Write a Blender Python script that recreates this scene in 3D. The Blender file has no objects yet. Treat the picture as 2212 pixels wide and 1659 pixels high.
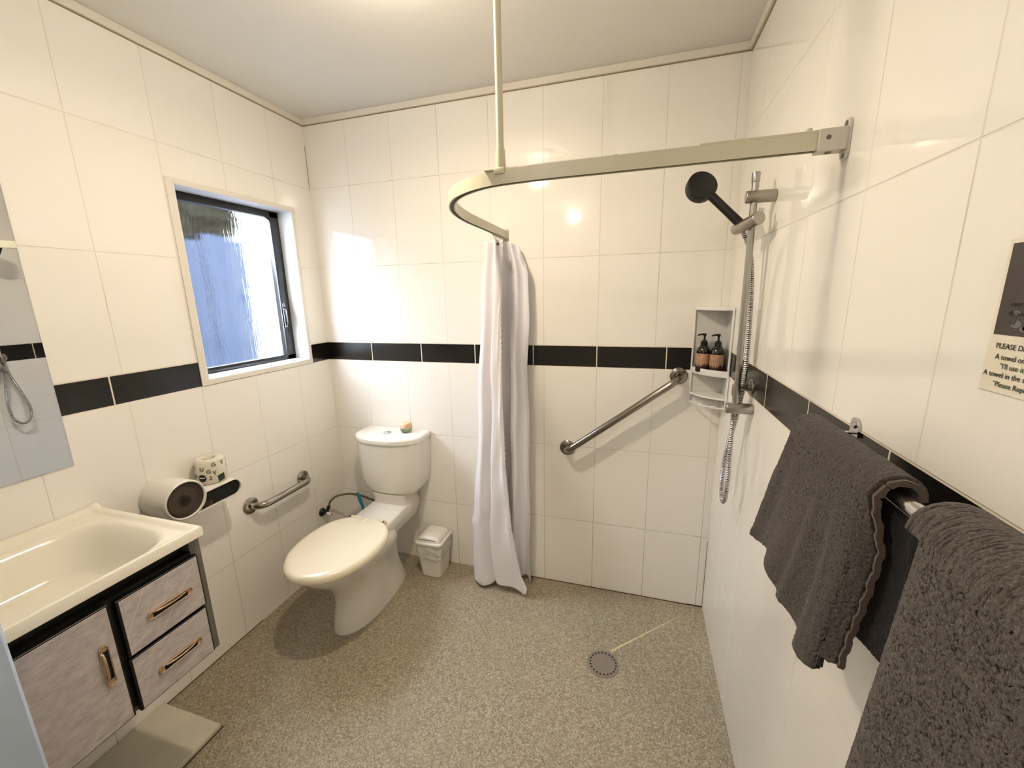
import bpy, bmesh, math, random
from mathutils import Vector, Matrix, noise
random.seed(7)
PI = math.pi
SC = bpy.context.scene
COL = SC.collection
W = 2.0509      # room width, x
H = 2.42        # ceiling height
DEP = -3.10     # rear wall, y
S = Vector((0, 0, 0))

# ------------------------------------------------------------------ materials
def new_mat(name):
    m = bpy.data.materials.new(name); m.use_nodes = True
    nt = m.node_tree
    for n in list(nt.nodes): nt.nodes.remove(n)
    out = nt.nodes.new('ShaderNodeOutputMaterial')
    b = nt.nodes.new('ShaderNodeBsdfPrincipled')
    nt.links.new(b.outputs[0], out.inputs[0])
    return m, nt, b
def lin(c):
    return tuple(((v/255)/12.92 if v/255 <= .04045 else (((v/255)+.055)/1.055)**2.4) for v in c)
def N(nt, t, **k):
    n = nt.nodes.new(t)
    for a, v in k.items():
        if a.startswith('i_'):
            n.inputs[int(a[2:])].default_value = v
        else: setattr(n, a, v)
    return n
def M(nt, op, a, b=None, c=None, clamp=False):
    n = nt.nodes.new('ShaderNodeMath'); n.operation = op; n.use_clamp = clamp
    for i, v in enumerate((a, b, c)):
        if v is None: continue
        if isinstance(v, (int, float)): n.inputs[i].default_value = v
        else: nt.links.new(v, n.inputs[i])
    return n.outputs[0]
def mixc(nt, f, a, b):
    n = nt.nodes.new('ShaderNodeMix'); n.data_type = 'RGBA'
    for s, v in ((0, f), (6, a), (7, b)):
        if isinstance(v, (int, float)): n.inputs[s].default_value = v
        elif isinstance(v, tuple): n.inputs[s].default_value = (*v[:3], 1)
        else: nt.links.new(v, n.inputs[s])
    return n.outputs[2]
def mixf(nt, f, a, b):
    n = nt.nodes.new('ShaderNodeMix'); n.data_type = 'FLOAT'
    for s, v in ((0, f), (2, a), (3, b)):
        if isinstance(v, (int, float)): n.inputs[s].default_value = v
        else: nt.links.new(v, n.inputs[s])
    return n.outputs[0]
def noise_tex(nt, scale, detail=3, coord=None, rough=.5):
    n = N(nt, 'ShaderNodeTexNoise'); n.inputs['Scale'].default_value = scale
    n.inputs['Detail'].default_value = detail; n.inputs['Roughness'].default_value = rough
    if coord is not None: nt.links.new(coord, n.inputs['Vector'])
    return n.outputs['Fac']
def ramp(nt, f, stops):
    n = nt.nodes.new('ShaderNodeValToRGB'); e = n.color_ramp.elements
    while len(e) > 1: e.remove(e[-1])
    e[0].position = stops[0][0]; e[0].color = (*stops[0][1], 1)
    for p, c in stops[1:]:
        x = e.new(p); x.color = (*c, 1)
    nt.links.new(f, n.inputs[0]); return n.outputs[0]
def bump(nt, h, strength=.3, dist=.001, normal=None):
    n = nt.nodes.new('ShaderNodeBump'); n.inputs['Strength'].default_value = strength
    n.inputs['Distance'].default_value = dist
    nt.links.new(h, n.inputs['Height'])
    if normal is not None: nt.links.new(normal, n.inputs['Normal'])
    return n.outputs[0]
def objc(nt):
    return nt.nodes.new('ShaderNodeTexCoord').outputs['Object']
def simple(name, col, rough=.4, metal=0, spec=.5, nscale=0, nvar=.04, bumps=0, bscale=300, coat=0, sheen=0):
    m, nt, b = new_mat(name)
    c = objc(nt)
    col = lin(col)
    f = noise_tex(nt, nscale or 6, 3, c)
    c2 = tuple(max(0, v*(1-nvar*2)) for v in col)
    nt.links.new(mixc(nt, f, c2, col), b.inputs['Base Color'])
    b.inputs['Roughness'].default_value = rough
    b.inputs['Metallic'].default_value = metal
    b.inputs['Specular IOR Level'].default_value = spec
    b.inputs['Coat Weight'].default_value = coat
    b.inputs['Sheen Weight'].default_value = sheen
    if bumps:
        nt.links.new(bump(nt, noise_tex(nt, bscale, 3, c), bumps, .001), b.inputs['Normal'])
    return m

TILE = lin((247, 243, 236)); 
def tile_mat(name, axis, u0, tw, b0, bw, dirt=.5, low=1.0):
    m, nt, b = new_mat(name)
    c = objc(nt)
    sp = N(nt, 'ShaderNodeSeparateXYZ'); nt.links.new(c, sp.inputs[0])
    u = sp.outputs[axis]; z = sp.outputs[2]
    up = M(nt, 'GREATER_THAN', z, 1.235)
    zz = M(nt, 'SUBTRACT', z, M(nt, 'MULTIPLY_ADD', up, .9053, .3802))
    zc = M(nt, 'DIVIDE', zz, .402)
    rd = M(nt, 'MULTIPLY', M(nt, 'ABSOLUTE', M(nt, 'SUBTRACT', M(nt, 'FRACT', M(nt, 'ADD', zc, .5)), .5)), .402)
    inb = M(nt, 'MULTIPLY', M(nt, 'GREATER_THAN', z, 1.1842), M(nt, 'LESS_THAN', z, 1.2855))
    uc = M(nt, 'DIVIDE', M(nt, 'SUBTRACT', u, u0), tw)
    ud = M(nt, 'MULTIPLY', M(nt, 'ABSOLUTE', M(nt, 'SUBTRACT', M(nt, 'FRACT', M(nt, 'ADD', uc, .5)), .5)), tw)
    bc = M(nt, 'DIVIDE', M(nt, 'SUBTRACT', u, b0), bw)
    bd = M(nt, 'MULTIPLY', M(nt, 'ABSOLUTE', M(nt, 'SUBTRACT', M(nt, 'FRACT', M(nt, 'ADD', bc, .5)), .5)), bw)
    udd = mixf(nt, inb, ud, bd)
    d = M(nt, 'MINIMUM', rd, udd)
    mr = nt.nodes.new('ShaderNodeMapRange'); mr.interpolation_type = 'SMOOTHSTEP'
    gw = mixf(nt, inb, 0.0008, 0.0018)
    nt.links.new(d, mr.inputs[0]); nt.links.new(gw, mr.inputs[1])
    nt.links.new(M(nt, 'ADD', gw, .0009), mr.inputs[2]); mask = mr.outputs[0]   # 0 = grout, 1 = tile
    # per-tile cell noise
    cell = N(nt, 'ShaderNodeCombineXYZ')
    nt.links.new(M(nt, 'FLOOR', mixf(nt, inb, uc, bc)), cell.inputs[0]); nt.links.new(M(nt, 'FLOOR', zc), cell.inputs[1]); nt.links.new(inb, cell.inputs[2])
    wn = N(nt, 'ShaderNodeTexWhiteNoise'); nt.links.new(cell.outputs[0], wn.inputs[0])
    # colours
    tcol = mixc(nt, M(nt, 'MULTIPLY', wn.outputs['Value'], .35), TILE, lin((243, 239, 231)))
    tcol = mixc(nt, M(nt, 'MULTIPLY', noise_tex(nt, 1.3, 2, c), .35), tcol, lin((244, 240, 232)))
    bcol = mixc(nt, noise_tex(nt, 9, 3, c), lin((14, 13, 12)), lin((26, 23, 20)))
    tc = mixc(nt, inb, tcol, bcol)
    dn = noise_tex(nt, 3.1, 4, c, .65)
    lowf = M(nt, 'MULTIPLY_ADD', z, -.75*low, .72*low, clamp=True)
    df = M(nt, 'MULTIPLY', M(nt, 'ADD', M(nt, 'MULTIPLY_ADD', dn, 3.4, -1.75, clamp=True), lowf, clamp=True), dirt, clamp=True)
    edge = M(nt, 'MULTIPLY', M(nt, 'LESS_THAN', rd, .004), M(nt, 'LESS_THAN', M(nt, 'ABSOLUTE', M(nt, 'SUBTRACT', z, 1.235)), .06))
    isb = M(nt, 'MAXIMUM', inb, edge)
    gcol = mixc(nt, df, lin((230, 224, 212)), lin((120, 96, 68)))
    gcol = mixc(nt, isb, gcol, lin((226, 216, 198)))
    nt.links.new(mixc(nt, mask, gcol, tc), b.inputs['Base Color'])
    nt.links.new(mixf(nt, mask, .7, mixf(nt, inb, .07, .22)), b.inputs['Roughness'])
    b.inputs['IOR'].default_value = 1.5
    g = nt.nodes.new('ShaderNodeNewGeometry')
    vm = N(nt, 'ShaderNodeVectorMath', operation='SUBTRACT'); nt.links.new(wn.outputs['Color'], vm.inputs[0]); vm.inputs[1].default_value = (.5, .5, .5)
    vs = N(nt, 'ShaderNodeVectorMath', operation='SCALE'); nt.links.new(vm.outputs[0], vs.inputs[0]); vs.inputs['Scale'].default_value = .009
    va = N(nt, 'ShaderNodeVectorMath', operation='ADD'); nt.links.new(vs.outputs[0], va.inputs[0]); nt.links.new(g.outputs['Normal'], va.inputs[1])
    vn = N(nt, 'ShaderNodeVectorMath', operation='NORMALIZE'); nt.links.new(va.outputs[0], vn.inputs[0])
    h = M(nt, 'ADD', M(nt, 'MULTIPLY', mask, 1.0), M(nt, 'MULTIPLY', noise_tex(nt, 5, 1, c), .35))
    nt.links.new(bump(nt, h, .6, .0016, vn.outputs[0]), b.inputs['Normal'])
    return m

m_back = tile_mat('tile_back', 0, .49985, .25338, .29145, .30508, .75, 1.0)
m_left = tile_mat('tile_left', 1, -.484, .2525, -1.0285, .300, .55, .6)
m_right = tile_mat('tile_right', 1, -.5085, .2535, -.6015, .3045, .45, .5)

def floor_mat():
    m, nt, b = new_mat('speckled_vinyl')
    c = objc(nt)
    v = N(nt, 'ShaderNodeTexVoronoi'); v.inputs['Scale'].default_value = 175; nt.links.new(c, v.inputs['Vector'])
    sep = N(nt, 'ShaderNodeSeparateColor'); nt.links.new(v.outputs['Color'], sep.inputs[0])
    n1 = noise_tex(nt, 190, 4, c, .75)
    f = M(nt, 'ADD', M(nt, 'MULTIPLY', sep.outputs[0], .36), M(nt, 'MULTIPLY_ADD', n1, 1.5, -.44))
    col = ramp(nt, f, [(.12, lin((80, 68, 52))), (.36, lin((132, 121, 101))), (.60, lin((166, 155, 134))), (.80, lin((198, 188, 167))), (.95, lin((232, 225, 208)))])
    n2 = noise_tex(nt, 3.5, 4, c)
    col = mixc(nt, M(nt, 'MULTIPLY', n2, .3), col, lin((146, 132, 104)))
    sp = N(nt, 'ShaderNodeSeparateXYZ'); nt.links.new(c, sp.inputs[0]); x, y = sp.outputs[0], sp.outputs[1]
    # white sealant line from the drain to the corner
    def seg(ax, ay, bx, by, w0, w1):
        L = math.hypot(bx-ax, by-ay); dx, dy = (bx-ax)/L, (by-ay)/L
        t = M(nt, 'ADD', M(nt, 'MULTIPLY', M(nt, 'SUBTRACT', x, ax), dx), M(nt, 'MULTIPLY', M(nt, 'SUBTRACT', y, ay), dy))
        p = M(nt, 'ABSOLUTE', M(nt, 'ADD', M(nt, 'MULTIPLY', M(nt, 'SUBTRACT', x, ax), -dy), M(nt, 'MULTIPLY', M(nt, 'SUBTRACT', y, ay), dx)))
        tn = M(nt, 'DIVIDE', t, L)
        wd = M(nt, 'MULTIPLY_ADD', tn, w1-w0, w0)
        ins = M(nt, 'MULTIPLY', M(nt, 'GREATER_THAN', tn, 0), M(nt, 'LESS_THAN', tn, 1))
        return M(nt, 'MULTIPLY', M(nt, 'LESS_THAN', p, wd), ins)
    s1 = seg(1.636, -.380, 1.945, -.086, .0042, .0008)
    col = mixc(nt, M(nt, 'MULTIPLY', s1, .85), col, lin((226, 205, 160)))
    s2 = seg(.372, -1.08, .3705, -.74, .0008, .0008)
    col = mixc(nt, M(nt, 'MULTIPLY', s2, .55), col, lin((70, 60, 45)))
    nt.links.new(col, b.inputs['Base Color'])
    b.inputs['Roughness'].default_value = .55
    nt.links.new(bump(nt, f, .25, .0006), b.inputs['Normal'])
    return m
m_floor = floor_mat()
m_ceil = simple('ceiling_paint', (236, 234, 228), .75, nscale=2, nvar=.02)
m_trim = simple('trim_paint', (232, 226, 214), .35, nscale=3, nvar=.02)
m_reveal = simple('reveal_paint', (236, 236, 236), .35, nvar=.01)
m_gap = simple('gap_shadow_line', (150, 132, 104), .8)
m_ceramic = simple('white_ceramic', (234, 230, 222), .12, nscale=4, nvar=.01, coat=.3)
m_plastic = simple('white_plastic', (232, 228, 220), .25, nvar=.01)
m_seat = simple('seat_plastic', (238, 228, 206), .2, nvar=.01)
m_basin = simple('basin_acrylic', (244, 238, 222), .13, nvar=.015, coat=.3)
m_black = simple('black_plastic', (12, 12, 13), .35, nvar=.1)
m_blackm = simple('black_matt', (9, 9, 9), .5, nvar=.1)
m_alu = simple('black_aluminium', (16, 16, 18), .3, nvar=.1)
m_chrome = simple('chrome', (205, 205, 208), .12, metal=1, nvar=.03)
m_steel = simple('brushed_steel', (150, 142, 132), .22, metal=1, nvar=.08, nscale=30)
m_satin = simple('satin_chrome', (176, 172, 164), .3, metal=1, nvar=.05)
m_polish = simple('polished_steel', (168, 162, 152), .13, metal=1, nvar=.05)
m_rail = simple('rail_paint', (214, 208, 184), .35, nvar=.02)
m_railb = simple('bracket_white', (214, 207, 196), .35, nvar=.02)
m_rubber = simple('dark_channel', (40, 36, 34), .6)
m_dark = simple('void_black', (4, 4, 4), .9)
m_gold = simple('gold_trim', (222, 196, 168), .22, metal=1, nvar=.05)
m_carc = simple('carcass_grey', (112, 108, 100), .5)
m_door = simple('door_paint', (190, 208, 230), .6, nscale=40, nvar=.03, bumps=.15, bscale=500)
m_board = simple('plinth_board', (220, 212, 192), .5, nscale=7, nvar=.14)
m_label = simple('kraft_label', (184, 144, 110), .6, nscale=30, nvar=.06)
m_bottle = simple('dark_bottle', (20, 12, 9), .12, nvar=.1, coat=.4)
m_leaf = simple('label_leaf', (52, 14, 18), .6)
m_ink = simple('ink', (38, 34, 32), .7)
m_ink2 = simple('label_ink', (112, 66, 44), .7)
m_grey = simple('grey_ink', (118, 116, 100), .7)
m_green = simple('green_ink', (58, 84, 60), .7)
m_paper = simple('tissue_paper', (226, 220, 202), .8, nvar=.02, bumps=.2, bscale=200)
m_teal = simple('roll_sticker', (8, 24, 24), .5)
m_tline = simple('sticker_lines', (60, 92, 88), .6)
m_blue = simple('blue_plastic', (32, 132, 178), .4)
m_braid = simple('braided_hose', (128, 116, 98), .3, metal=.8, bumps=.6, bscale=900)
m_bag = None
m_white_ink = simple('white_ink', (225, 225, 228), .6)

def tweak(m, **k):
    b = [n for n in m.node_tree.nodes if n.type == 'BSDF_PRINCIPLED'][0]
    for a, v in k.items(): b.inputs[a.replace('_', ' ')].default_value = v
    return m

def marble_mat():
    m, nt, b = new_mat('taupe_marble')
    c = objc(nt)
    mp = N(nt, 'ShaderNodeMapping'); nt.links.new(c, mp.inputs[0])
    mp.inputs['Rotation'].default_value = (.85, 0, 0); mp.inputs['Scale'].default_value = (1, 4, 9)
    f = noise_tex(nt, 6.5, 10, mp.outputs[0], .72)
    col = ramp(nt, f, [(.28, lin((150, 141, 141))), (.44, lin((186, 178, 178))), (.58, lin((206, 199, 198))), (.75, lin((228, 221, 219)))])
    f2 = noise_tex(nt, 2.3, 3, c)
    col = mixc(nt, M(nt, 'MULTIPLY', f2, .5), col, lin((180, 172, 172)))
    sp = N(nt, 'ShaderNodeSeparateXYZ'); nt.links.new(c, sp.inputs[0]); y, z = sp.outputs[1], sp.outputs[2]
    tot = None
    nz = M(nt, 'MULTIPLY', M(nt, 'SUBTRACT', noise_tex(nt, 9, 3, c), .5), .012)
    for (k, off, w) in ((1.9, 3.255, .0013), (1.25, 2.235, .0016), (2.6, 4.0, .0009), (.75, 1.505, .0012), (.55, 1.41, .0009)):
        p = M(nt, 'ABSOLUTE', M(nt, 'ADD', M(nt, 'SUBTRACT', M(nt, 'SUBTRACT', z, off), M(nt, 'MULTIPLY', y, k)), nz))
        g = M(nt, 'LESS_THAN', M(nt, 'DIVIDE', p, math.hypot(1, k)), w)
        tot = g if tot is None else M(nt, 'MAXIMUM', tot, g)
    col = mixc(nt, M(nt, 'MULTIPLY', M(nt, 'MULTIPLY', tot, M(nt, 'MULTIPLY_ADD', noise_tex(nt, 12, 3, c), 1.6, -.2, clamp=True)), .9), col, lin((224, 208, 192)))
    nt.links.new(col, b.inputs['Base Color']); b.inputs['Roughness'].default_value = .38
    return m
m_marble = marble_mat()

def cloth_mat(name, c1, c2, scale, strength, dist, sheen=.3, rough=.95, mul=1.0):
    m, nt, b = new_mat(name)
    c = objc(nt)
    f = noise_tex(nt, scale, 4, c, .7)
    col = ramp(nt, f, [(.32, lin(c1)), (.68, lin(c2))])
    nt.links.new(col, b.inputs['Base Color'])
    b.inputs['Roughness'].default_value = rough; b.inputs['Sheen Weight'].default_value = sheen
    b.inputs['Specular IOR Level'].default_value = .15
    nt.links.new(bump(nt, f, strength, dist), b.inputs['Normal'])
    return m
m_towel = cloth_mat('brown_towelling', (30, 24, 22), (86, 73, 67), 420, 1.0, .003)
m_towel2 = cloth_mat('charcoal_pile', (26, 22, 21), (108, 96, 88), 360, 1.0, .003)
m_hem = cloth_mat('towel_hem', (74, 62, 55), (104, 90, 80), 500, .4, .001)

def curtain_mat():
    m, nt, b = new_mat('curtain_fabric')
    c = objc(nt)
    b.inputs['Base Color'].default_value = (*lin((249, 247, 253)), 1)
    b.inputs['Roughness'].default_value = .7
    b.inputs['Sheen Weight'].default_value = .2
    tr = N(nt, 'ShaderNodeBsdfTranslucent'); tr.inputs[0].default_value = (*lin((240, 232, 232)), 1)
    mx = N(nt, 'ShaderNodeMixShader'); mx.inputs[0].default_value = .10
    out = [n for n in nt.nodes if n.type == 'OUTPUT_MATERIAL'][0]
    nt.links.new(b.outputs[0], mx.inputs[1]); nt.links.new(tr.outputs[0], mx.inputs[2]); nt.links.new(mx.outputs[0], out.inputs[0])
    n = noise_tex(nt, 900, 2, c)
    n2 = noise_tex(nt, 14, 3, c)
    nt.links.new(bump(nt, M(nt, 'ADD', M(nt, 'MULTIPLY', n, .1), M(nt, 'MULTIPLY', n2, 1.4)), .5, .004), b.inputs['Normal'])
    return m
m_curtain = curtain_mat()

def clear_mat(name, tint, alpha, rough=.03):
    m, nt, b = new_mat(name)
    b.inputs['Base Color'].default_value = (*lin(tint), 1); b.inputs['Roughness'].default_value = rough
    b.inputs['Alpha'].default_value = alpha
    return m
m_smoke = clear_mat('smoked_plastic', (72, 58, 50), .55, .08)
m_bagm = clear_mat('bin_bag_film', (246, 243, 238), .55, .2)
m_shade = clear_mat('ribbed_glass', (255, 255, 255), .12, .05)
def bag_wrinkle(m):
    nt = m.node_tree; b = [n for n in nt.nodes if n.type == 'BSDF_PRINCIPLED'][0]
    mp = N(nt, 'ShaderNodeMapping'); nt.links.new(objc(nt), mp.inputs[0]); mp.inputs['Scale'].default_value = (1, 1, 2.2)
    f = noise_tex(nt, 28, 4, mp.outputs[0])
    nt.links.new(bump(nt, f, 1, .01), b.inputs['Normal'])
    nt.links.new(M(nt, 'MULTIPLY_ADD', f, .7, .25, clamp=True), b.inputs['Alpha'])
bag_wrinkle(m_bagm)

def glass_mat():
    m, nt, b = new_mat('frosted_glass')
    out = [n for n in nt.nodes if n.type == 'OUTPUT_MATERIAL'][0]
    nt.nodes.remove(b)
    c = objc(nt)
    rf = N(nt, 'ShaderNodeBsdfRefraction'); rf.distribution = 'BECKMANN'
    rf.inputs['Color'].default_value = (.97, .985, 1, 1); rf.inputs['Roughness'].default_value = .10; rf.inputs['IOR'].default_value = 1.3
    gl = N(nt, 'ShaderNodeBsdfGlossy'); gl.inputs['Roughness'].default_value = .25
    mx = N(nt, 'ShaderNodeMixShader'); mx.inputs[0].default_value = .05
    nt.links.new(rf.outputs[0], mx.inputs[1]); nt.links.new(gl.outputs[0], mx.inputs[2]); nt.links.new(mx.outputs[0], out.inputs[0])
    mp = N(nt, 'ShaderNodeMapping'); nt.links.new(c, mp.inputs[0]); mp.inputs['Scale'].default_value = (1, 1.6, .16)
    f = noise_tex(nt, 38, 3, mp.outputs[0]); f2 = noise_tex(nt, 420, 2, c)
    bn = bump(nt, M(nt, 'ADD', f, M(nt, 'MULTIPLY', f2, .06)), .35, .003)
    nt.links.new(bn, rf.inputs['Normal'])
    return m
m_glass = glass_mat()
def mirror_mat():
    m, nt, b = new_mat('mirror_silver')
    b.inputs['Metallic'].default_value = 1; b.inputs['Roughness'].default_value = .0
    c = objc(nt); f = noise_tex(nt, 3, 1, c)
    nt.links.new(mixc(nt, f, (.66, .69, .73), (.69, .72, .76)), b.inputs['Base Color'])
    return m
m_mirror = mirror_mat()
m_green_gel, _nt, _b = new_mat('green_gel'); _b.inputs['Base Color'].default_value = (*lin((40, 120, 20)), 1); _b.inputs['Roughness'].default_value = .1; _b.inputs['Transmission Weight'].default_value = .25
m_tan = simple('tan_cap', (212, 172, 136), .25, nvar=.03)
m_clear = clear_mat('clear_jar', (230, 240, 225), .25, .03)
m_caddy = simple('caddy_plastic', (240, 238, 234), .25, nvar=.01)
tr_c = clear_mat('caddy_clear', (245, 244, 240), .3, .15)

# ------------------------------------------------------------------ mesh helpers
def obj(name, bm, mat, parent=None, sharp=35, smooth=True, loc=None):
    bmesh.ops.recalc_face_normals(bm, faces=bm.faces[:])
    me = bpy.data.meshes.new(name); bm.to_mesh(me); bm.free()
    if mat is not None:
        for mm in (mat if isinstance(mat, (list, tuple)) else [mat]): me.materials.append(mm)
    if smooth:
        for p in me.polygons: p.use_smooth = True
        me.set_sharp_from_angle(angle=math.radians(sharp))
    o = bpy.data.objects.new(name, me); COL.objects.link(o)
    if parent is not None:
        o.parent = parent; o.matrix_parent_inverse = Matrix.Translation(-parent.location)
        # keep the child's own origin at the world origin of its mesh data
    return o
def tag(o, label, cat, group=None):
    o['label'] = label; o['category'] = cat
    if group: o['group'] = group
    return o
def struct(o): o['kind'] = 'structure'; return o
def thing(name, label, cat, loc, group=None):
    o = bpy.data.objects.new(name, None); COL.objects.link(o); o.location = loc; o.empty_display_size = .05
    return tag(o, label, cat, group)
def B(): return bmesh.new()
def box(bm, a, b, bev=0, seg=2, mi=0):
    a = Vector(a); b = Vector(b)
    r = bmesh.ops.create_cube(bm, size=1)
    vs = r['verts']; c = (a+b)/2; d = b-a
    for v in vs: v.co = Vector((v.co.x*d.x, v.co.y*d.y, v.co.z*d.z)) + c
    fs = set(f for v in vs for f in v.link_faces)
    for f in fs: f.material_index = mi
    if bev:
        es = set(e for v in vs for e in v.link_edges)
        r2 = bmesh.ops.bevel(bm, geom=list(es), offset=bev, segments=seg, profile=.5, affect='EDGES')
        for f in r2['faces']: f.material_index = mi
    return vs
def frame_for(d):
    d = Vector(d).normalized()
    up = Vector((0, 0, 1)) if abs(d.z) < .9 else Vector((1, 0, 0))
    x = up.cross(d).normalized(); y = d.cross(x)
    return x, y, d
def cyl(bm, p, q, r, r2=None, n=32, bev=0, cap=True, mi=0):
    """cylinder/cone from p to q; bev rounds both rims"""
    p = Vector(p); q = Vector(q); r2 = r if r2 is None else r2
    L = (q-p).length; x, y, d = frame_for(q-p)
    prof = []
    if bev:
        for k in range(5):
            a = PI/2*k/4; prof.append((bev*(1-math.cos(a)) if False else bev*(1-math.sin(a)), r-bev+bev*math.sin(a) if False else r-bev*(1-math.sin(a))))
        prof = [(bev*(1-math.sin(PI/2*k/4)), r-bev*(1-math.cos(PI/2*k/4))) for k in range(4, -1, -1)]
        prof = [(bev-bev*math.sin(PI/2*(4-k)/4), r-bev+bev*math.cos(PI/2*(4-k)/4)) for k in range(5)]
        prof += [(L-t, r2-(r-rr)) for t, rr in reversed(prof)]
    else: prof = [(0, r), (L, r2)]
    rings = []
    for t, rr in prof:
        rings.append([bm.verts.new(p+d*t+(x*math.cos(2*PI*i/n)+y*math.sin(2*PI*i/n))*rr) for i in range(n)])
    fs = []
    for a, b_ in zip(rings, rings[1:]):
        for i in range(n): fs.append(bm.faces.new((a[i], a[(i+1) % n], b_[(i+1) % n], b_[i])))
    if cap:
        fs.append(bm.faces.new(rings[0][::-1])); fs.append(bm.faces.new(rings[-1]))
    for f in fs: f.material_index = mi
    return rings
def lathe(bm, prof, origin=(0, 0, 0), axis=(0, 0, 1), n=48, closed=False, mi=0):
    """prof: list of (radius, height) along axis"""
    o = Vector(origin); x, y, d = frame_for(axis)
    rings = []
    for r, h in prof:
        if r < 1e-6: rings.append([bm.verts.new(o+d*h)])
        else: rings.append([bm.verts.new(o+d*h+(x*math.cos(2*PI*i/n)+y*math.sin(2*PI*i/n))*r) for i in range(n)])
    pr = list(zip(rings, rings[1:]))
    if closed: pr.append((rings[-1], rings[0]))
    for a, b_ in pr:
        for i in range(n):
            j = (i+1) % n
            if len(a) == 1 and len(b_) == 1: continue
            if len(a) == 1: f = bm.faces.new((a[0], b_[j], b_[i]))
            elif len(b_) == 1: f = bm.faces.new((a[i], a[j], b_[0]))
            else: f = bm.faces.new((a[i], a[j], b_[j], b_[i]))
            f.material_index = mi
def loft(bm, rings, cap0=True, cap1=True, closed=True, mi=0):
    R = [[bm.verts.new(p) for p in r] for r in rings]
    n = len(R[0])
    for a, b_ in zip(R, R[1:]):
        for i in range(n if closed else n-1):
            j = (i+1) % n
            bm.faces.new((a[i], a[j], b_[j], b_[i])).material_index = mi
    if cap0: bm.faces.new(R[0][::-1]).material_index = mi
    if cap1: bm.faces.new(R[-1]).material_index = mi
    return R
def smooth_path(pts, n=8, closed=False):
    P = [Vector(p) for p in pts]; out = []
    for i in range(len(P)-1):
        p0 = P[max(i-1, 0)]; p1 = P[i]; p2 = P[i+1]; p3 = P[min(i+2, len(P)-1)]
        for k in range(n):
            t = k/n
            out.append(.5*((2*p1)+(-p0+p2)*t+(2*p0-5*p1+4*p2-p3)*t*t+(-p0+3*p1-3*p2+p3)*t**3))
    out.append(P[-1]); return out
def tube(bm, pts, r, n=14, rib=0, ribp=.005, cap=True, rf=None, alt=False):
    P = [Vector(p) for p in pts]
    rings = []; nrm = None; acc = 0; par = []
    for i, p in enumerate(P):
        t = (P[min(i+1, len(P)-1)]-P[max(i-1, 0)]).normalized()
        if nrm is None: nrm, _, _ = frame_for(t)
        nrm = (nrm-t*nrm.dot(t)).normalized(); b_ = t.cross(nrm)
        if i: acc += (p-P[i-1]).length
        rr = r if rf is None else rf(i/(len(P)-1))
        if rib: rr += rib*(1 if int(acc/(ribp/2)) % 2 else -1)*.5
        par.append(int(acc/(ribp/2)) % 2)
        rings.append([p+(nrm*math.cos(2*PI*k/n)+b_*math.sin(2*PI*k/n))*rr for k in range(n)])
    R = loft(bm, rings, cap, cap)
    if alt:
        idx = {}
        for q, ring in zip(par, R):
            for v in ring: idx[v] = q
        for f in bm.faces:
            if all(idx.get(v, 1) == 0 for v in f.verts): f.material_index = 1
def resample(P, step):
    out = [P[0]]; carry = 0
    for a, b_ in zip(P, P[1:]):
        L = (b_-a).length; d = step-carry
        while d <= L:
            out.append(a.lerp(b_, d/L)); d += step
        carry = L-(d-step)
    out.append(P[-1]); return out
def rrect(cx, cy, hx, hy, r, z, n=6):
    pts = []
    for (sx, sy, a0) in ((1, 1, 0), (-1, 1, PI/2), (-1, -1, PI), (1, -1, 1.5*PI)):
        for k in range(n+1):
            a = a0+PI/2*k/n
            pts.append(Vector((cx+sx*(hx-r)+r*math.cos(a), cy+sy*(hy-r)+r*math.sin(a), z)))
    return pts
def text_mesh(body, size, extrude=.0004, align='LEFT', bold=0):
    cu = bpy.data.curves.new('t', 'FONT'); cu.body = body; cu.size = size; cu.extrude = extrude; cu.align_x = align
    cu.resolution_u = 3; cu.offset = bold
    o = bpy.data.objects.new('t', cu); COL.objects.link(o)
    dg = bpy.context.evaluated_depsgraph_get(); dg.update()
    me = bpy.data.meshes.new_from_object(o.evaluated_get(dg))
    vs = [v.co.copy() for v in me.vertices]; fs = [tuple(p.vertices) for p in me.polygons]
    bpy.data.objects.remove(o); bpy.data.curves.remove(cu); bpy.data.meshes.remove(me)
    return vs, fs
def add_text(bm, body, size, f, extrude=.0004, align='LEFT', bold=0):
    vs, fs = text_mesh(body, size, extrude, align, bold)
    V = [bm.verts.new(f(v)) for v in vs]
    for t in fs:
        try: bm.faces.new([V[i] for i in t])
        except ValueError: pass

# ------------------------------------------------------------------ room shell
T = .12
def wall_back():
    bm = B(); box(bm, (-T, 0, 0), (W+T, T, H+.02)); return struct(obj('wall_back', bm, m_back, smooth=False))
def wall_right():
    bm = B(); box(bm, (W, DEP-T, 0), (W+T, 0, H+.02)); return struct(obj('wall_right', bm, m_right, smooth=False))
def wall_rear():
    bm = B(); box(bm, (-T, DEP-T, 0), (W, DEP, H+.02)); return struct(obj('wall_rear', bm, m_back, smooth=False))
WY0, WY1, WZ0, WZ1 = -.7045, -.1455, 1.2063, 1.9588    # window opening
def wall_left():
    bm = B()
    ys = [DEP, WY0, WY1, 0]
    for i in range(3):
        a, b_ = ys[i], ys[i+1]
        if i == 1:
            box(bm, (-T, a, 0), (0, b_, WZ0)); box(bm, (-T, a, WZ1), (0, b_, H+.02))
        else: box(bm, (-T, a, 0), (0, b_, H+.02))
    return struct(obj('wall_left', bm, m_left, smooth=False))
wall_back(); wall_right(); wall_rear(); wall_left()
bm = B(); box(bm, (-T, DEP-T, -.1), (W+T, T, 0)); struct(obj('floor', bm, m_floor, smooth=False))
bm = B(); box(bm, (-T, DEP-T, H), (W+T, T, H+.1)); struct(obj('ceiling', bm, m_ceil, smooth=False))
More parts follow.
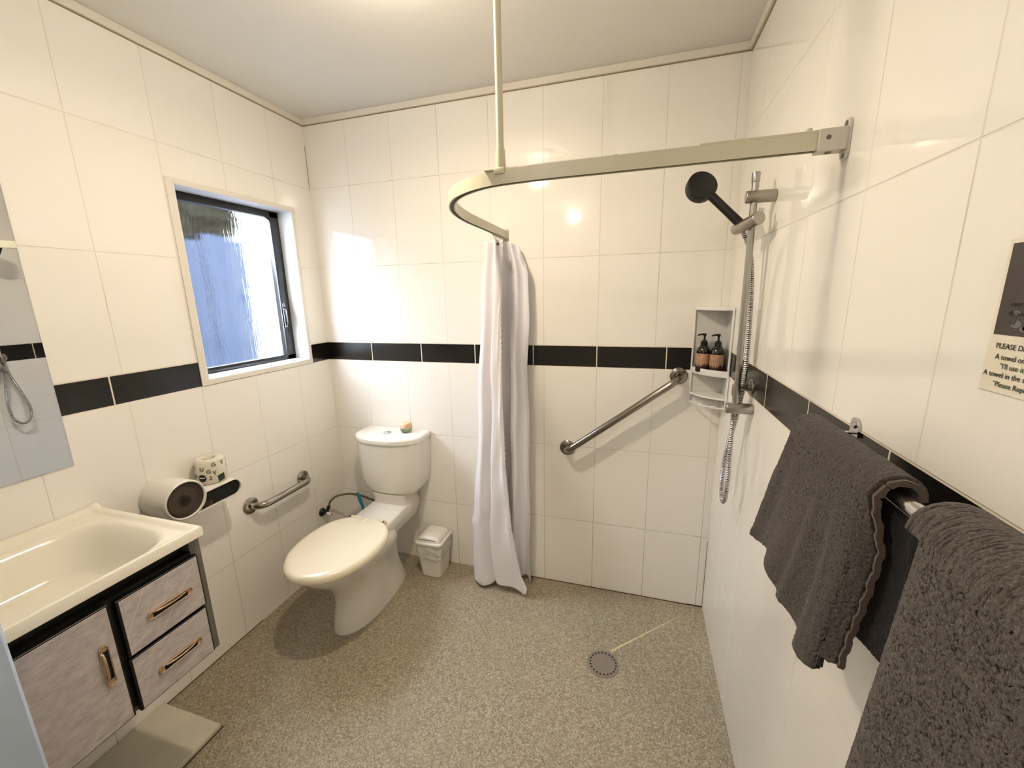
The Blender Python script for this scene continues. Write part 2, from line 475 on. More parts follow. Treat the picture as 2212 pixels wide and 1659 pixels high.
bm = B(); box(bm, (0, -2.47, 0), (.285, -2.35, H)); struct(obj('wall_nib', bm, m_left, smooth=False))
# cornices: small square-edge strips with a thin shadow gap under them
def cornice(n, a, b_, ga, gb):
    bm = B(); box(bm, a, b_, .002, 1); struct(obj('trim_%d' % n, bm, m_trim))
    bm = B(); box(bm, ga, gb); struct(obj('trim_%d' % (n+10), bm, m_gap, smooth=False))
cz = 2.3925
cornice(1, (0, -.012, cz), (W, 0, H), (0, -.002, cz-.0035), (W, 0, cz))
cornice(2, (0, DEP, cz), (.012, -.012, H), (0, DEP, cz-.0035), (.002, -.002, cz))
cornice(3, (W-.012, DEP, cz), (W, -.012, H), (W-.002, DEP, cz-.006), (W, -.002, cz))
# dark perished sealant at the floor of the shower corner and in the upper left corner
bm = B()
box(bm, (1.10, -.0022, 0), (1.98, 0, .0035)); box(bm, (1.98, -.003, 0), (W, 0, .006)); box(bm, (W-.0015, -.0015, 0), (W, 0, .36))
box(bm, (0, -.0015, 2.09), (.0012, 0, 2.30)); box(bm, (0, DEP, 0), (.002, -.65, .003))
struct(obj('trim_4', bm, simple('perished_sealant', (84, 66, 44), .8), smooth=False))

# ------------------------------------------------------------------ window
win = bpy.data.objects.new('window_1', None); COL.objects.link(win); win.location = (0, -.425, 1.58); struct(win)
win['label'] = 'black framed frosted window in the left wall'
bm = B()    # flat architrave around the opening, flush on the tile
oy0, oy1, oz0, oz1 = -.733, -.1285, 1.186, 1.9772
for a, b_ in (((0, oy0, oz0), (.005, WY0, oz1)), ((0, WY1, oz0), (.005, oy1, oz1)), ((0, WY0, oz0), (.005, WY1, WZ0)), ((0, WY0, WZ1), (.005, WY1, oz1))): box(bm, a, b_, .001, 1)
obj('architrave', bm, m_trim, win)
bm = B()    # lining of the reveal
for a, b_ in (((-.1, WY0-.001, WZ0), (.003, WY0+.003, WZ1)), ((-.1, WY1-.003, WZ0), (.003, WY1+.001, WZ1)), ((-.1, WY0, WZ1-.003), (.003, WY1, WZ1+.001)), ((-.1, WY0, WZ0-.001), (.003, WY1, WZ0+.003))): box(bm, a, b_)
obj('reveal', bm, m_reveal, win, smooth=False)
bm = B(); box(bm, (-.082, WY0, WZ0), (-.02, WY1, WZ0+.010), .003); obj('sill', bm, m_reveal, win)
bm = B()
fx0, fx1 = -.118, -.086; fw = .022
for a, b_ in (((fx0, WY0, WZ0), (fx1, WY0+fw, WZ1)), ((fx0, WY1-fw, WZ0), (fx1, WY1, WZ1)), ((fx0, WY0, WZ0), (fx1, WY1, WZ0+fw)), ((fx0, WY0, WZ1-fw), (fx1, WY1, WZ1))): box(bm, a, b_, .002, 1)
obj('outer_frame', bm, m_alu, win)
bm = B(); sy0, sy1, sz0, sz1 = WY0+.014, WY1-.014, WZ0+.008, WZ1-.008
sw = (.040, .048, .028, .028)
for a, b_ in (((-.112, sy0, sz0), (-.080, sy0+sw[0], sz1)), ((-.112, sy1-sw[1], sz0), (-.080, sy1, sz1)), ((-.112, sy0, sz0), (-.080, sy1, sz0+sw[2])), ((-.112, sy0, sz1-sw[3]), (-.080, sy1, sz1))): box(bm, a, b_, .003, 2)
obj('sash', bm, m_alu, win)
bm = B(); box(bm, (-.099, sy0+.03, sz0+.02), (-.095, sy1-.03, sz1-.02)); obj('glass_pane', bm, m_glass, win, smooth=False)
bm = B()    # catch on the right stile
yc = sy1-.034
box(bm, (-.080, yc-.010, 1.375), (-.074, yc+.010, 1.505), .002); box(bm, (-.074, yc-.005, 1.40), (-.058, yc+.005, 1.475), .003)
cyl(bm, (-.074, yc+.018, 1.43), (-.064, yc+.018, 1.43), .006)
obj('window_catch', bm, m_black, win)
bm = B()    # the white warning mark on the sash
x = -.0738
tri = [bm.verts.new((x, yc-.009, 1.490)), bm.verts.new((x, yc+.006, 1.490)), bm.verts.new((x, yc-.0015, 1.510))]
tri2 = [bm.verts.new((x, yc-.005, 1.493)), bm.verts.new((x, yc+.002, 1.493)), bm.verts.new((x, yc-.0015, 1.503))]
for i in range(3): bm.faces.new((tri[i], tri[(i+1) % 3], tri2[(i+1) % 3], tri2[i]))
for z0 in (1.475, 1.462, 1.448, 1.436, 1.42): box(bm, (x, yc-.008, z0), (x+.0005, yc+.003, z0+.004))
box(bm, (x, yc-.0095, 1.385), (x+.0005, yc-.008, 1.482)); box(bm, (x, yc-.008, 1.385), (x+.0005, yc+.004, 1.389)); box(bm, (x, yc+.003, 1.385), (x+.0005, yc+.0045, 1.410))
obj('warning_mark', bm, m_white_ink, win, smooth=False)

# outside, seen only as blurred shapes through the frosted pane
def leafy(name, cx, cy, cz_, r, n, mat, label):
    bm = B(); rnd = random.Random(3)
    for i in range(n):
        v = Vector((rnd.gauss(0, 1), rnd.gauss(0, 1), rnd.gauss(0, 1))).normalized()*rnd.random()**.4
        p = Vector((cx+v.x*r[0], cy+v.y*r[1], cz_+v.z*r[2]))
        a = Vector((rnd.uniform(-1, 1), rnd.uniform(-1, 1), rnd.uniform(-1, 1))).normalized()*rnd.uniform(.04, .09)
        b_ = a.cross(Vector((rnd.uniform(-1, 1), rnd.uniform(-1, 1), rnd.uniform(-1, 1)))).normalized()*.025
        bm.faces.new([bm.verts.new(p+a), bm.verts.new(p+b_), bm.verts.new(p-a), bm.verts.new(p-b_)])
    o = obj(name, bm, mat); tag(o, label, 'shrub'); return o
m_leaves = simple('foliage', (22, 22, 17), .8, spec=0, nvar=.3, nscale=20)
m_fence = simple('fence_paint', (26, 30, 38), .8, spec=0, nvar=.12, nscale=8)
m_blocker = simple('blocker_grey', (76, 77, 71), .8, spec=0)
fen = thing('garden_fence', 'blue grey fence blurred behind the left part of the frosted window', 'fence', (-1.35, -.2, 0))
rnd = random.Random(5)
y = -.12
while y < .70:
    w_ = .13; bm = B(); t_ = 1.98+rnd.uniform(-.03, .03); box(bm, (-1.37, y, -.2), (-1.345+rnd.uniform(-.012, .012), min(y+w_-.012, .75), t_), .003, 1); obj('board', bm, m_fence, fen); y += w_
for z_ in (.4, 1.5):
    bm = B(); box(bm, (-1.41, -.12, z_), (-1.37, .73, z_+.08)); obj('fence_rail', bm, m_fence, fen, smooth=False)
leafy('shrub', -1.62, .36, 2.26, (.22, .58, .44), 4600, m_leaves, 'dark green shrub blurred above the fence outside the frosted window')
bm = B(); box(bm, (-2.75, -5, -.45), (-2.45, 7, 2.42)); o = obj('wall_sky_blocker', bm, m_blocker, smooth=False); struct(o)  # added wall, its height set to block low sky light from the window
bm = B(); box(bm, (-9, -5, -.45), (-T, 9, -.2)); o = obj('ground_outside', bm, simple('concrete', (80, 88, 102), .9, spec=0), smooth=False); struct(o)

# ------------------------------------------------------------------ door leaf (open into the room, its free edge at the left of the picture)
dl = bpy.data.objects.new('door_1', None); COL.objects.link(dl); dl.location = (.295, -2.34, 0); struct(dl)
dl['label'] = 'open grey blue door leaf at the left edge, beside the vanity'
hx, hy = .300, -2.335; ex, ey = .607, -1.590
d = Vector((ex-hx, ey-hy, 0)); L = d.length; d.normalize(); nn = Vector((d.y, -d.x, 0))
bm = B(); box(bm, (0, -.019, .008), (L, .019, 2.0), .003)
bm.transform(Matrix(((d.x, nn.x, 0, hx), (d.y, nn.y, 0, hy), (0, 0, 1, 0), (0, 0, 0, 1))))
obj('door_leaf', bm, m_door, dl)
bm = B()
for s in (-1, 1):
    p = Vector((hx, hy, 1.0))+d*(L-.06)
    cyl(bm, p+nn*s*.019, p+nn*s*.026, .026, bev=.002); cyl(bm, p+nn*s*.026, p+nn*s*.06, .009)
    q = p+nn*s*.056; cyl(bm, q, q-d*.11, .009, bev=.003)
obj('door_handle', bm, m_satin, dl)
bm = B()
box(bm, (.0, -2.345, 0), (.292, -2.335, H-.03), .002)
obj('door_lining', bm, m_trim, dl)

# ------------------------------------------------------------------ lamps
lamp = thing('ceiling_lamp', 'round ribbed glass lamp on the ceiling, seen as a glow at the top edge', 'lamp', (1.03, -.905, H))
bm = B(); lathe(bm, [(0, 0), (.09, 0), (.09, -.02), (.06, -.03), (0, -.03)], (1.03, -.905, H)); obj('lamp_base', bm, m_plastic, lamp)
bm = B()
prof = [(.045, -.03), (.066, -.045), (.080, -.08), (.078, -.115), (.055, -.150), (.02, -.160), (0, -.162)]
R_ = []
n = 72
for r, h in prof[:-1]:
    R_.append([Vector((1.03+(r+(.0025 if i % 2 else 0))*math.cos(2*PI*i/n), -.905+(r+(.0025 if i % 2 else 0))*math.sin(2*PI*i/n), H+h)) for i in range(n)])
loft(bm, R_, False, True); obj('glass_shade', bm, m_shade, lamp)
def point(name, loc, power, col, rad, parent):
    l = bpy.data.lights.new(name, 'POINT'); l.energy = power; l.color = col; l.shadow_soft_size = rad
    o = bpy.data.objects.new(name, l); COL.objects.link(o); o.location = loc
    o.parent = parent; o.matrix_parent_inverse = Matrix.Translation(-parent.location); return o
L1 = 9.4; C1 = (1.0, .85, .645)
point('bulb_or_fill', (1.03, -.905, H-.115), L1, C1, .036, lamp)
al = bpy.data.lights.new('bulb_or_fill', 'AREA'); al.shape = 'DISK'; al.size = .085; al.energy = 10.0; al.color = C1  # added downward disk light that brightens floor and lower walls, no second bulb
ao = bpy.data.objects.new('bulb_or_fill', al); COL.objects.link(ao); ao.location = (1.03, -.905, H-.164); ao.parent = lamp; ao.matrix_parent_inverse = Matrix.Translation(-lamp.location)
lamp2 = thing('ceiling_lamp', 'second small round lamp on the ceiling behind the viewer', 'lamp', (1.02, -2.55, H))
bm = B(); lathe(bm, [(0, 0), (.08, 0), (.08, -.02), (.05, -.03), (.02, -.05), (0, -.05)], (1.02, -2.55, H)); obj('lamp_base', bm, m_plastic, lamp2)
point('bulb_or_fill', (1.02, -2.55, H-.10), 11.0, (1.0, .92, .82), .018, lamp2)

# ------------------------------------------------------------------ mirror
bm = B(); box(bm, (.001, -1.82, 1.0290), (.006, -1.168, 1.93), .0008, 1)
tag(obj('wall_mirror', bm, m_mirror), 'frameless mirror on the left wall above the vanity, reflecting the shower hose', 'mirror')

# ------------------------------------------------------------------ vanity
van = thing('vanity_cabinet', 'wall hung vanity cabinet with grey marbled fronts under the basin', 'cabinet', (0, -1.44, .45))
VY1, VY0 = -1.150, -1.735
bm = B()
box(bm, (0.002, VY1-.016, .440), (.437, VY1+.014, .842)); box(bm, (0.002, VY0, .450), (.437, VY0+.016, .842)); box(bm, (0.002, VY0+.016, .450), (.437, VY1-.016, .466)); box(bm, (0.002, VY0+.016, .466), (.012, VY1-.016, .842))
obj('carcass', bm, m_carc, van, smooth=False)
bm = B(); box(bm, (.405, VY0+.016, .795), (.415, VY1-.03, .842)); box(bm, (.40, VY0+.016, .466), (.440, VY1-.0165, .797))
obj('black_channel', bm, m_blackm, van, smooth=False)
def front(name, y0, y1, z0, z1, hy0, hz0, hy1, hz1):
    bm = B()
    box(bm, (.440, y0, z0), (.4535, y1, z1), .001, 1)
    o = obj(name, bm, m_black, van)
    bm = B(); box(bm, (.4535, y0+.005, z0+.004), (.4555, y1-.005, z1-.004), .0005, 1)
    obj('marble_panel', bm, m_marble, o)
    # recessed handle: gold rounded frame with black inside and an arched lip
    bm = B(); horiz = (hy1-hy0) > (hz1-hz0); r = (hz1-hz0)/2 if horiz else (hy1-hy0)/2
    def stad(rr, ins):
        pts = []
        L0, L1_ = (hy0+r, hy1-r) if horiz else (hz0+r, hz1-r); c = (hz0+hz1)/2 if horiz else (hy0+hy1)/2
        for k in range(13):
            a = -PI/2+PI*k/12; pts.append((L1_+rr*math.cos(a), c+rr*math.sin(a)))
        for k in range(13):
            a = PI/2+PI*k/12; pts.append((L0+rr*math.cos(a), c+rr*math.sin(a)))
        return [Vector((.4555+ins, p[0], p[1]) if horiz else (.4555+ins, p[1], p[0])) for p in pts]
    loft(bm, [stad(r, 0), stad(r, .004), stad(r-.0015, .005), stad(r-.003, .004), stad(r-.003, .0008)], False, False)
    h = obj('handle', bm, m_gold, o)
    bm = B(); q = stad(r-.0025, .001); bm.faces.new([bm.verts.new(p) for p in q]); q2 = stad(r-.0025, .0004)
    obj('handle_recess', bm, m_gold, o, smooth=False)
    bm = B()   # black slot occupying the outer part of the recess
    if horiz: box(bm, (.4560, hy0+.016, hz0+.003), (.4578, hy1-.014, (hz0+hz1)/2+.003), .0006, 1)
    else: box(bm, (.4560, hy0+.006, hz0+.018), (.4578, hy1-.003, hz1-.018), .0008, 1)
    obj('handle_slot', bm, m_dark, o)
    bm = B()   # raised grip lip over the recess
    pts = []
    if horiz:
        for k in range(17):
            t = k/16; yy = hy0+.018+(hy1-hy0-.036)*t; pts.append(Vector((.4575+.010*math.sin(PI*t)**.45, yy, (hz0+hz1)/2+.0062)))
        tube(bm, pts, .0022, 8)
    else:
        for k in range(17):
            t = k/16; zz = hz0+.02+(hz1-hz0-.04)*t; pts.append(Vector((.4575+.008*math.sin(PI*t)**.45, hy0+.005, zz)))
        tube(bm, pts, .0028, 8)
    obj('handle_grip', bm, m_gold, o)
    return o
front('drawer', -1.3625, -1.1585, .6175, .7865, -1.3105, .6835, -1.1905, .7065)
front('drawer', -1.3645, -1.1615, .4505, .6115, -1.3125, .5120, -1.1935, .5350)
front('door', -1.7320, -1.3770, .4545, .7930, -1.4170, .5830, -1.3970, .7000)
# one-piece basin top
bas = thing('wash_basin', 'cream one piece basin top with a moulded bowl and raised rim', 'basin', (0, -1.44, .845))
bx1, by0, by1, zt_ = .468, -1.748, -1.1425, .872
bcx, bcy, bhx, bhy = .262, -1.455, .168, .245
def topz(x, y):
    # raised back lip, side rims, sunken bowl
    z = zt_
    z = z-.007*min(1, max(0, min((bx1-.012-x)/.012, (by1-.012-y)/.012, (y-by0-.012)/.012)))
    if x < .03: z += .014*min(1, max(0, (.03-x)/.014))
    u = abs(x-bcx)/bhx; v = abs(y-bcy)/bhy
    q = (u**4.5+v**4.5)**(1/4.5)
    if q < 1.12:
        t = min(1, (1.12-q)/.42); t = t*t*(3-2*t); z -= .105*t
    return z
bm = B(); nx, ny = 90, 116; G = []
for i in range(nx+1):
    G.append([bm.verts.new((0.001+(bx1-.001)*i/nx, by0+(by1-by0)*j/ny, 0)) for j in range(ny+1)])
for r in G:
    for v in r: v.co.z = topz(v.co.x, v.co.y)
for i in range(nx):
    for j in range(ny): bm.faces.new((G[i][j], G[i+1][j], G[i+1][j+1], G[i][j+1]))
# skirt
def skirt(loop):
    lo = [bm.verts.new((v.co.x, v.co.y, .845)) for v in loop]
    md = [bm.verts.new((v.co.x+ox, v.co.y+oy, zt_-.003)) for v, (ox, oy) in zip(loop, off)]
    return lo
loop = [G[i][0] for i in range(nx+1)]+[G[nx][j] for j in range(1, ny+1)]+[G[i][ny] for i in range(nx-1, -1, -1)]
def out(v):
    ox = .002 if v.co.x > bx1-1e-4 else 0; oy = .002 if v.co.y > by1-1e-4 else (-.002 if v.co.y < by0+1e-4 else 0)
    return Vector((ox, oy, 0))
l1 = [bm.verts.new(v.co+out(v)+Vector((0, 0, -.0035))) for v in loop]
l2 = [bm.verts.new((v.co.x+out(v).x, v.co.y+out(v).y, .843)) for v in loop]
l3 = [bm.verts.new((v.co.x-out(v).x*5, v.co.y-out(v).y*5, .843)) for v in loop]
for a, b_ in ((loop, l1), (l1, l2), (l2, l3)):
    for k in range(len(loop)-1): bm.faces.new((a[k], a[k+1], b_[k+1], b_[k]))
obj('slab', bm, m_basin, bas, sharp=60)
bm = B(); lathe(bm, [(0, .004), (.018, .004), (.023, .001), (.023, 0)], (bcx-.10, bcy-.05, zt_-.1085)); obj('waste', bm, m_chrome, bas)
tap = thing('basin_tap', 'chrome mixer tap at the back of the basin', 'tap', (.055, -1.60, .872))
bm = B(); cyl(bm, (.062, -1.56, .866), (.062, -1.56, .96), .02, bev=.004); tube(bm, smooth_path([(.062, -1.56, .93), (.11, -1.56, .955), (.17, -1.56, .95), (.185, -1.56, .93)], 6), .012)
obj('spout', bm, m_chrome, tap)
bm = B(); cyl(bm, (.062, -1.56, .96), (.062, -1.56, .985), .019, bev=.006); tube(bm, [(.062, -1.56, .98), (.03, -1.56, 1.01)], .006); obj('lever', bm, m_chrome, tap)
# board on the floor under the vanity
pb = thing('plinth_board', 'pale worn board lying on the floor under the vanity', 'board', (.14, -1.4, 0))
bm = B(); box(bm, (.002, -1.78, 0), (.292, -1.093, .018), .0015, 1); obj('board', bm, m_board, pb)
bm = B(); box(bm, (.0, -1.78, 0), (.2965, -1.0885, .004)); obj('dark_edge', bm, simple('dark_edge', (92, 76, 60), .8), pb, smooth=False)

# ------------------------------------------------------------------ toilet
toi = thing('toilet', 'white close coupled toilet with closed lid in the back left corner', 'toilet', (.425, -.4, 0))
tx = .425
def sup(cx, yf, yb, hw, z, n=56, ef=2.0, eb=3.0, wf=.5):
    """egg-like ring: front (yf) round, back (yb) squarer"""
    pts = []; yc_ = yb+(yf-yb)*wf
    for i in range(n):
        a = 2*PI*i/n; c, s = math.cos(a), math.sin(a)
        e = ef if s < 0 else eb
        k = (abs(c)**e+abs(s)**e)**(-1/e)
        x_ = cx+hw*c*k; y_ = yc_+(abs(yf-yc_) if s < 0 else abs(yb-yc_))*s*k
        pts.append(Vector((x_, y_, z)))
    return pts
bm = B()
loft(bm, [sup(tx, -.628, -.125, .103, 0, wf=.6), sup(tx, -.630, -.125, .104, .012, wf=.6), sup(tx, -.615, -.150, .098, .07, wf=.6), sup(tx, -.600, -.175, .094, .14, wf=.6),
          sup(tx, -.610, -.185, .098, .20, wf=.6), sup(tx, -.650, -.19, .112, .255, wf=.6), sup(tx, -.705, -.20, .132, .305, wf=.58), sup(tx, -.755, -.24, .149, .350, wf=.55), sup(tx, -.780, -.30, .160, .385, wf=.50, eb=2.2), sup(tx, -.780, -.32, .160, .400, wf=.48, eb=2.0)])
obj('pan', bm, m_ceramic, toi, sharp=50)
bm = B()   # shelf joining the pan and the cistern
def trap(z, y0, w0, y1, w1, r=.012):
    return [Vector((tx-w0, y0, z)), Vector((tx-w1-.0, y1, z)), Vector((tx+w1, y1, z)), Vector((tx+w0, y0, z))]
rings = []
for z_, ins in ((.30, .03), (.36, .006), (.405, 0), (.413, .002), (.417, .006)):
    rings.append([Vector((tx-.108+ins, -.02, z_)), Vector((tx-.108+ins, -.16, z_)), Vector((tx-.110+ins, -.30, z_)), Vector((tx-.118+ins, -.40, z_)),
                  Vector((tx+.118-ins, -.40, z_)), Vector((tx+.110-ins, -.30, z_)), Vector((tx+.108-ins, -.16, z_)), Vector((tx+.108-ins, -.02, z_))])
loft(bm, rings); obj('pan_shelf', bm, m_ceramic, toi, sharp=60)
bm = B(); loft(bm, [rrect(tx, -.085, .104, .075, .02, .41), rrect(tx, -.085, .100, .072, .02, .44), rrect(tx, -.095, .104, .082, .03, .482)]); obj('cistern_neck', bm, m_ceramic, toi)
def cist(z, hw, yf, inset=0, n=40):
    pts = [Vector((tx-hw+inset, -.004, z)), Vector((tx-hw+inset, -.06, z)), Vector((tx-hw+inset, -.115, z))]
    m_ = 22
    for k in range(m_+1):
        t = k/m_; xx = -hw+inset+2*(hw-inset)*t
        e = 1-abs(2*t-1)**2.6
        pts.append(Vector((tx+xx*.985, -.132-(abs(yf)-.132)*e**.8, z)))
    pts += [Vector((tx+hw-inset, -.115, z)), Vector((tx+hw-inset, -.06, z)), Vector((tx+hw-inset, -.004, z))]
    return pts
bm = B()
cr = []
for z_, hw, yf in ((.476, .118, -.150), (.482, .140, -.168), (.495, .158, -.180), (.52, .172, -.190), (.56, .180, -.197), (.62, .185, -.202), (.70, .189, -.205), (.776, .191, -.206)):
    cr.append(cist(z_, hw, yf))
loft(bm, cr); obj('cistern', bm, m_ceramic, toi, sharp=60)
bm = B()
loft(bm, [cist(.776, .192, -.207), cist(.779, .197, -.213), cist(.797, .198, -.214), cist(.804, .195, -.211), cist(.808, .186, -.202)])
lid = obj('cistern_lid', bm, m_ceramic, toi, sharp=50)
bm = B(); lathe(bm, [(0, .004), (.018, .004), (.0215, .002), (.0215, 0)], (tx-.012, -.098, .8075)); fb = obj('flush_button', bm, m_satin, lid)
# seat and lid
def seatring(z, ins):
    pts = sup(tx+.003, -.812+ins, -.345-ins*.3, .196-ins, z, 64, 2.0, 2.5, .47)
    # flatten the hinge side
    for p in pts:
        if p.y > -.352: p.y = -.352
        t = max(0, (p.y+.56)/.21)
        p.x = tx+.003+(p.x-tx-.003)*(1-.0*t)
    return pts
bm = B(); loft(bm, [seatring(.402, .014), seatring(.404, .009), seatring(.410, .009), seatring(.4105, .012)]); obj('seat', bm, m_seat, toi, sharp=50)
bm = B(); rg = [seatring(.4165, .0035), seatring(.411, .0035), seatring(.4095, .001), seatring(.414, -.001), seatring(.426, 0), seatring(.436, .004), seatring(.4415, .014), seatring(.4435, .03)]
for k in (.45, .8): rg.append([Vector((tx+.003+(p.x-tx-.003)*(1-k), -.58+(p.y+.58)*(1-k), .4445)) for p in rg[7]])
loft(bm, rg); obj('seat_lid', bm, m_seat, toi, sharp=40)
for s in (-1, 1):
    bm = B(); box(bm, (tx+s*.075-.03, -.350, .418), (tx+s*.075+.03, -.336, .438), .005); hg = obj('hinge', bm, m_seat, toi)
    bm = B(); box(bm, (tx+s*.098-.0015, -.366, .4385), (tx+s*.098+.0015, -.350, .4425)); obj('hinge_slot', bm, m_ink, hg, smooth=False)
# air freshener on the cistern
fr = thing('air_freshener', 'small round gel air freshener, green below and tan above, on the cistern lid', 'air freshener', (.507, -.062, .808))
bm = B(); lathe(bm, [(0, 0), (.020, 0), (.028, .006), (.031, .018), (.029, .026), (0, .026)], (.507, -.062, .8085)); obj('gel', bm, m_green_gel, fr)
bm = B(); lathe(bm, [(.030, .024), (.0325, .030), (.031, .042), (.024, .051), (.014, .0535), (.010, .050), (0, .050)], (.507, -.062, .8085)); obj('cap', bm, m_tan, fr)
bm = B(); lathe(bm, [(.021, .0), (.0295, .005), (.0330, .018), (.0325, .030)], (.507, -.062, .8085)); obj('clear_body', bm, m_clear, fr)

# valve and braided hose behind the toilet
val = thing('stop_valve', 'black stop valve with a white tap low on the left wall behind the toilet', 'valve', (0, -.198, .33))
bm = B(); lathe(bm, [(0, .016), (.012, .016), (.020, .010), (.024, .002), (.024, 0)], (.0005, -.198, .330), (1, 0, 0)); cyl(bm, (.01, -.198, .330), (.040, -.198, .330), .010); tube(bm, [(.028, -.198, .33), (.036, -.188, .35), (.040, -.182, .366)], .009); obj('valve_body', bm, m_black, val)
bm = B(); cyl(bm, (.036, -.200, .329), (.070, -.205, .327), .0085, bev=.002); obj('valve_tap', bm, m_plastic, val)
bm = B(); cyl(bm, (.0700, -.205, .327), (.0715, -.2052, .3269), .004); obj('tap_end', bm, m_ink, val)
bm = B(); P = resample(smooth_path([(.040, -.182, .364), (.046, -.172, .392), (.075, -.145, .415), (.12, -.095, .408), (.17, -.052, .378), (.215, -.030, .350), (.245, -.016, .34), (.262, -.014, .37)], 8), .004)
tube(bm, P, .0062, 10, rib=.0006, ribp=.008); tag(obj('water_hose', bm, m_braid), 'braided water hose arching from the stop valve to the cistern', 'hose')
tb = thing('toilet_brush', 'blue plastic handle sticking up behind the toilet pan', 'brush', (.185, -.085, 0))
bm = B(); pts = [(.2, -.08, 0.02), (.195, -.08, .2), (.188, -.082, .33), (.176, -.084, .37), (.168, -.085, .405), (.166, -.085, .42)]
rad = [.006, .006, .009, .012, .010, .004]
rings = []
for p, r in zip(pts, rad): rings.append([Vector(p)+Vector((math.cos(2*PI*k/14)*r, math.sin(2*PI*k/14)*r*.7, 0)) for k in range(14)])
loft(bm, rings); obj('handle', bm, m_blue, tb)
bm = B(); lathe(bm, [(0, 0), (.045, 0), (.045, .01), (.035, .09), (.0, .09)], (.2, -.08, 0)); obj('brush_pot', bm, m_plastic, tb)

# ------------------------------------------------------------------ waste bin
bn = thing('waste_bin', 'small white swing lid bin with a clear bag between toilet and curtain', 'bin', (.645, -.1, 0))
bcx_, bcy_ = .645, -.088
def br(z, hx_, hy_, r): return rrect(bcx_, bcy_, hx_, hy_, r, z)
bm = B(); loft(bm, [br(0, .056, .058, .022), br(.004, .060, .062, .024), br(.10, .067, .069, .022), br(.205, .074, .077, .022)]); obj('bin_body', bm, m_plastic, bn)
bm = B(); loft(bm, [br(.198, .076, .079, .024), br(.201, .0805, .083, .026), br(.212, .0815, .084, .026), br(.217, .078, .081, .024), br(.219, .071, .074, .022), br(.213, .069, .072, .02)]); obj('bin_rim', bm, m_plastic, bn, sharp=60)
bm = B(); loft(bm, [br(.214, .0685, .0715, .02), br(.226, .067, .070, .02), br(.238, .058, .064, .02), br(.245, .044, .056, .018), br(.248, .03, .045, .015)]); ld = obj('bin_lid', bm, m_plastic, bn, sharp=60)
bm = B(); box(bm, (bcx_-.050, bcy_-.0700, .2290), (bcx_+.044, bcy_-.0640, .2325), .001); obj('lid_slot', bm, m_carc, ld)
bm = B()
rr = []
rb = random.Random(2)
for k, (z_, o_) in enumerate(((.197, .0005), (.188, .0035), (.176, .0025), (.162, .006), (.148, .0035), (.134, .006), (.120, .0045), (.112, .0015))):
    ring = br(z_, .0668+(z_-.10)*.07+o_+.0005, .069+(z_-.10)*.075+o_+.0005, .025)
    for i, p in enumerate(ring):
        f = noise.noise(Vector((p.x*45, p.y*45, k*.9)))
        p.x += (p.x-bcx_)*.035*f; p.y += (p.y-bcy_)*.035*f
        p.z += .012*noise.noise(Vector((p.x*14, p.y*14, 3+k*.1)))*(k/7) - .006*(k/7)*math.cos((p.x-bcx_)*30)
    rr.append(ring)
loft(bm, rr, False, False); obj('bin_bag', bm, m_bagm, bn, sharp=80)

# ------------------------------------------------------------------ grab bars
def grab(name, label, p, q, normal, off=.062, r=.016, fr=.038, mat=m_steel, bend=.05):
    p = Vector(p); q = Vector(q); nrm = Vector(normal); d_ = (q-p).normalized()
    g = thing(name, label, 'grab bar', (p+q)/2)
    pts = [p+nrm*.004, p+nrm*(off-bend)]
    for k in range(1, 10):
        a = PI/2*k/9; pts.append(p+nrm*(off-bend+bend*math.sin(a))+d_*bend*(1-math.cos(a)))
    end = [q+nrm*.004, q+nrm*(off-bend)]
    for k in range(1, 10):
        a = PI/2*k/9; end.append(q+nrm*(off-bend+bend*math.sin(a))-d_*bend*(1-math.cos(a)))
    bm = B(); tube(bm, pts+end[::-1], r, 24); obj('bar', bm, mat, g, sharp=60)
    for c in (p, q):
        bm = B(); lathe(bm, [(0, .012), (fr*.55, .012), (fr*.86, .010), (fr, .005), (fr, 0), (0, 0)], c+nrm*.0005, nrm, 40); obj('flange', bm, mat, g)
    return g
grab('grab_bar', 'long diagonal steel grab bar on the back wall below the black tile band', (1.379, 0, .7755), (1.873, 0, 1.158), (0, -1, 0), off=.070)
grab('grab_bar', 'short curved steel grab bar on the left wall beside the toilet', (0, -.616, .593), (0, -.300, .589), (1, 0, 0), off=.062, mat=m_polish)
grab('grab_bar', 'steel grab bar low on the right wall mostly hidden by the large towel', (W, -1.322, .780), (W, -1.82, .780), (-1, 0, 0), off=.05, fr=.046, bend=.035)

# ------------------------------------------------------------------ toilet paper dispenser with roll on top
td = thing('paper_dispenser', 'white wall dispenser with smoked round window and black shelf front', 'dispenser', (.065, -.88, .81))
cy_, cz_, cr_ = -.955, .8135, .0735
bm = B(); n = 48
rings = [[Vector((x_, cy_+math.cos(2*PI*i/n)*r, cz_+math.sin(2*PI*i/n)*r)) for i in range(n)] for x_, r in ((.001, cr_), (.124, cr_), (.130, cr_-.002), (.132, cr_-.0055), (.130, cr_-.0085), (.120, cr_-.010), (.012, cr_-.010))]
loft(bm, rings, True, True); obj('drum', bm, m_plastic, td, sharp=50)
bm = B(); cyl(bm, (.122, cy_, cz_), (.126, cy_, cz_), cr_-.0095, n=48); wdw = obj('smoked_window', bm, m_smoke, td)
bm = B(); lathe(bm, [(cr_-.0125, .0), (cr_-.0095, .0015), (cr_-.009, .0)], (.1258, cy_, cz_), (1, 0, 0), 48); obj('window_rim', bm, m_blackm, wdw)
bm = B(); cyl(bm, (.085, cy_+.002, cz_-.006), (.120, cy_+.002, cz_-.006), .021, n=32); cyl(bm, (.124, cy_, cz_), (.131, cy_, cz_), .012, bev=.002); cyl(bm, (.126, cy_, cz_), (.133, cy_, cz_), .006)
obj('spindle', bm, m_blackm, td)
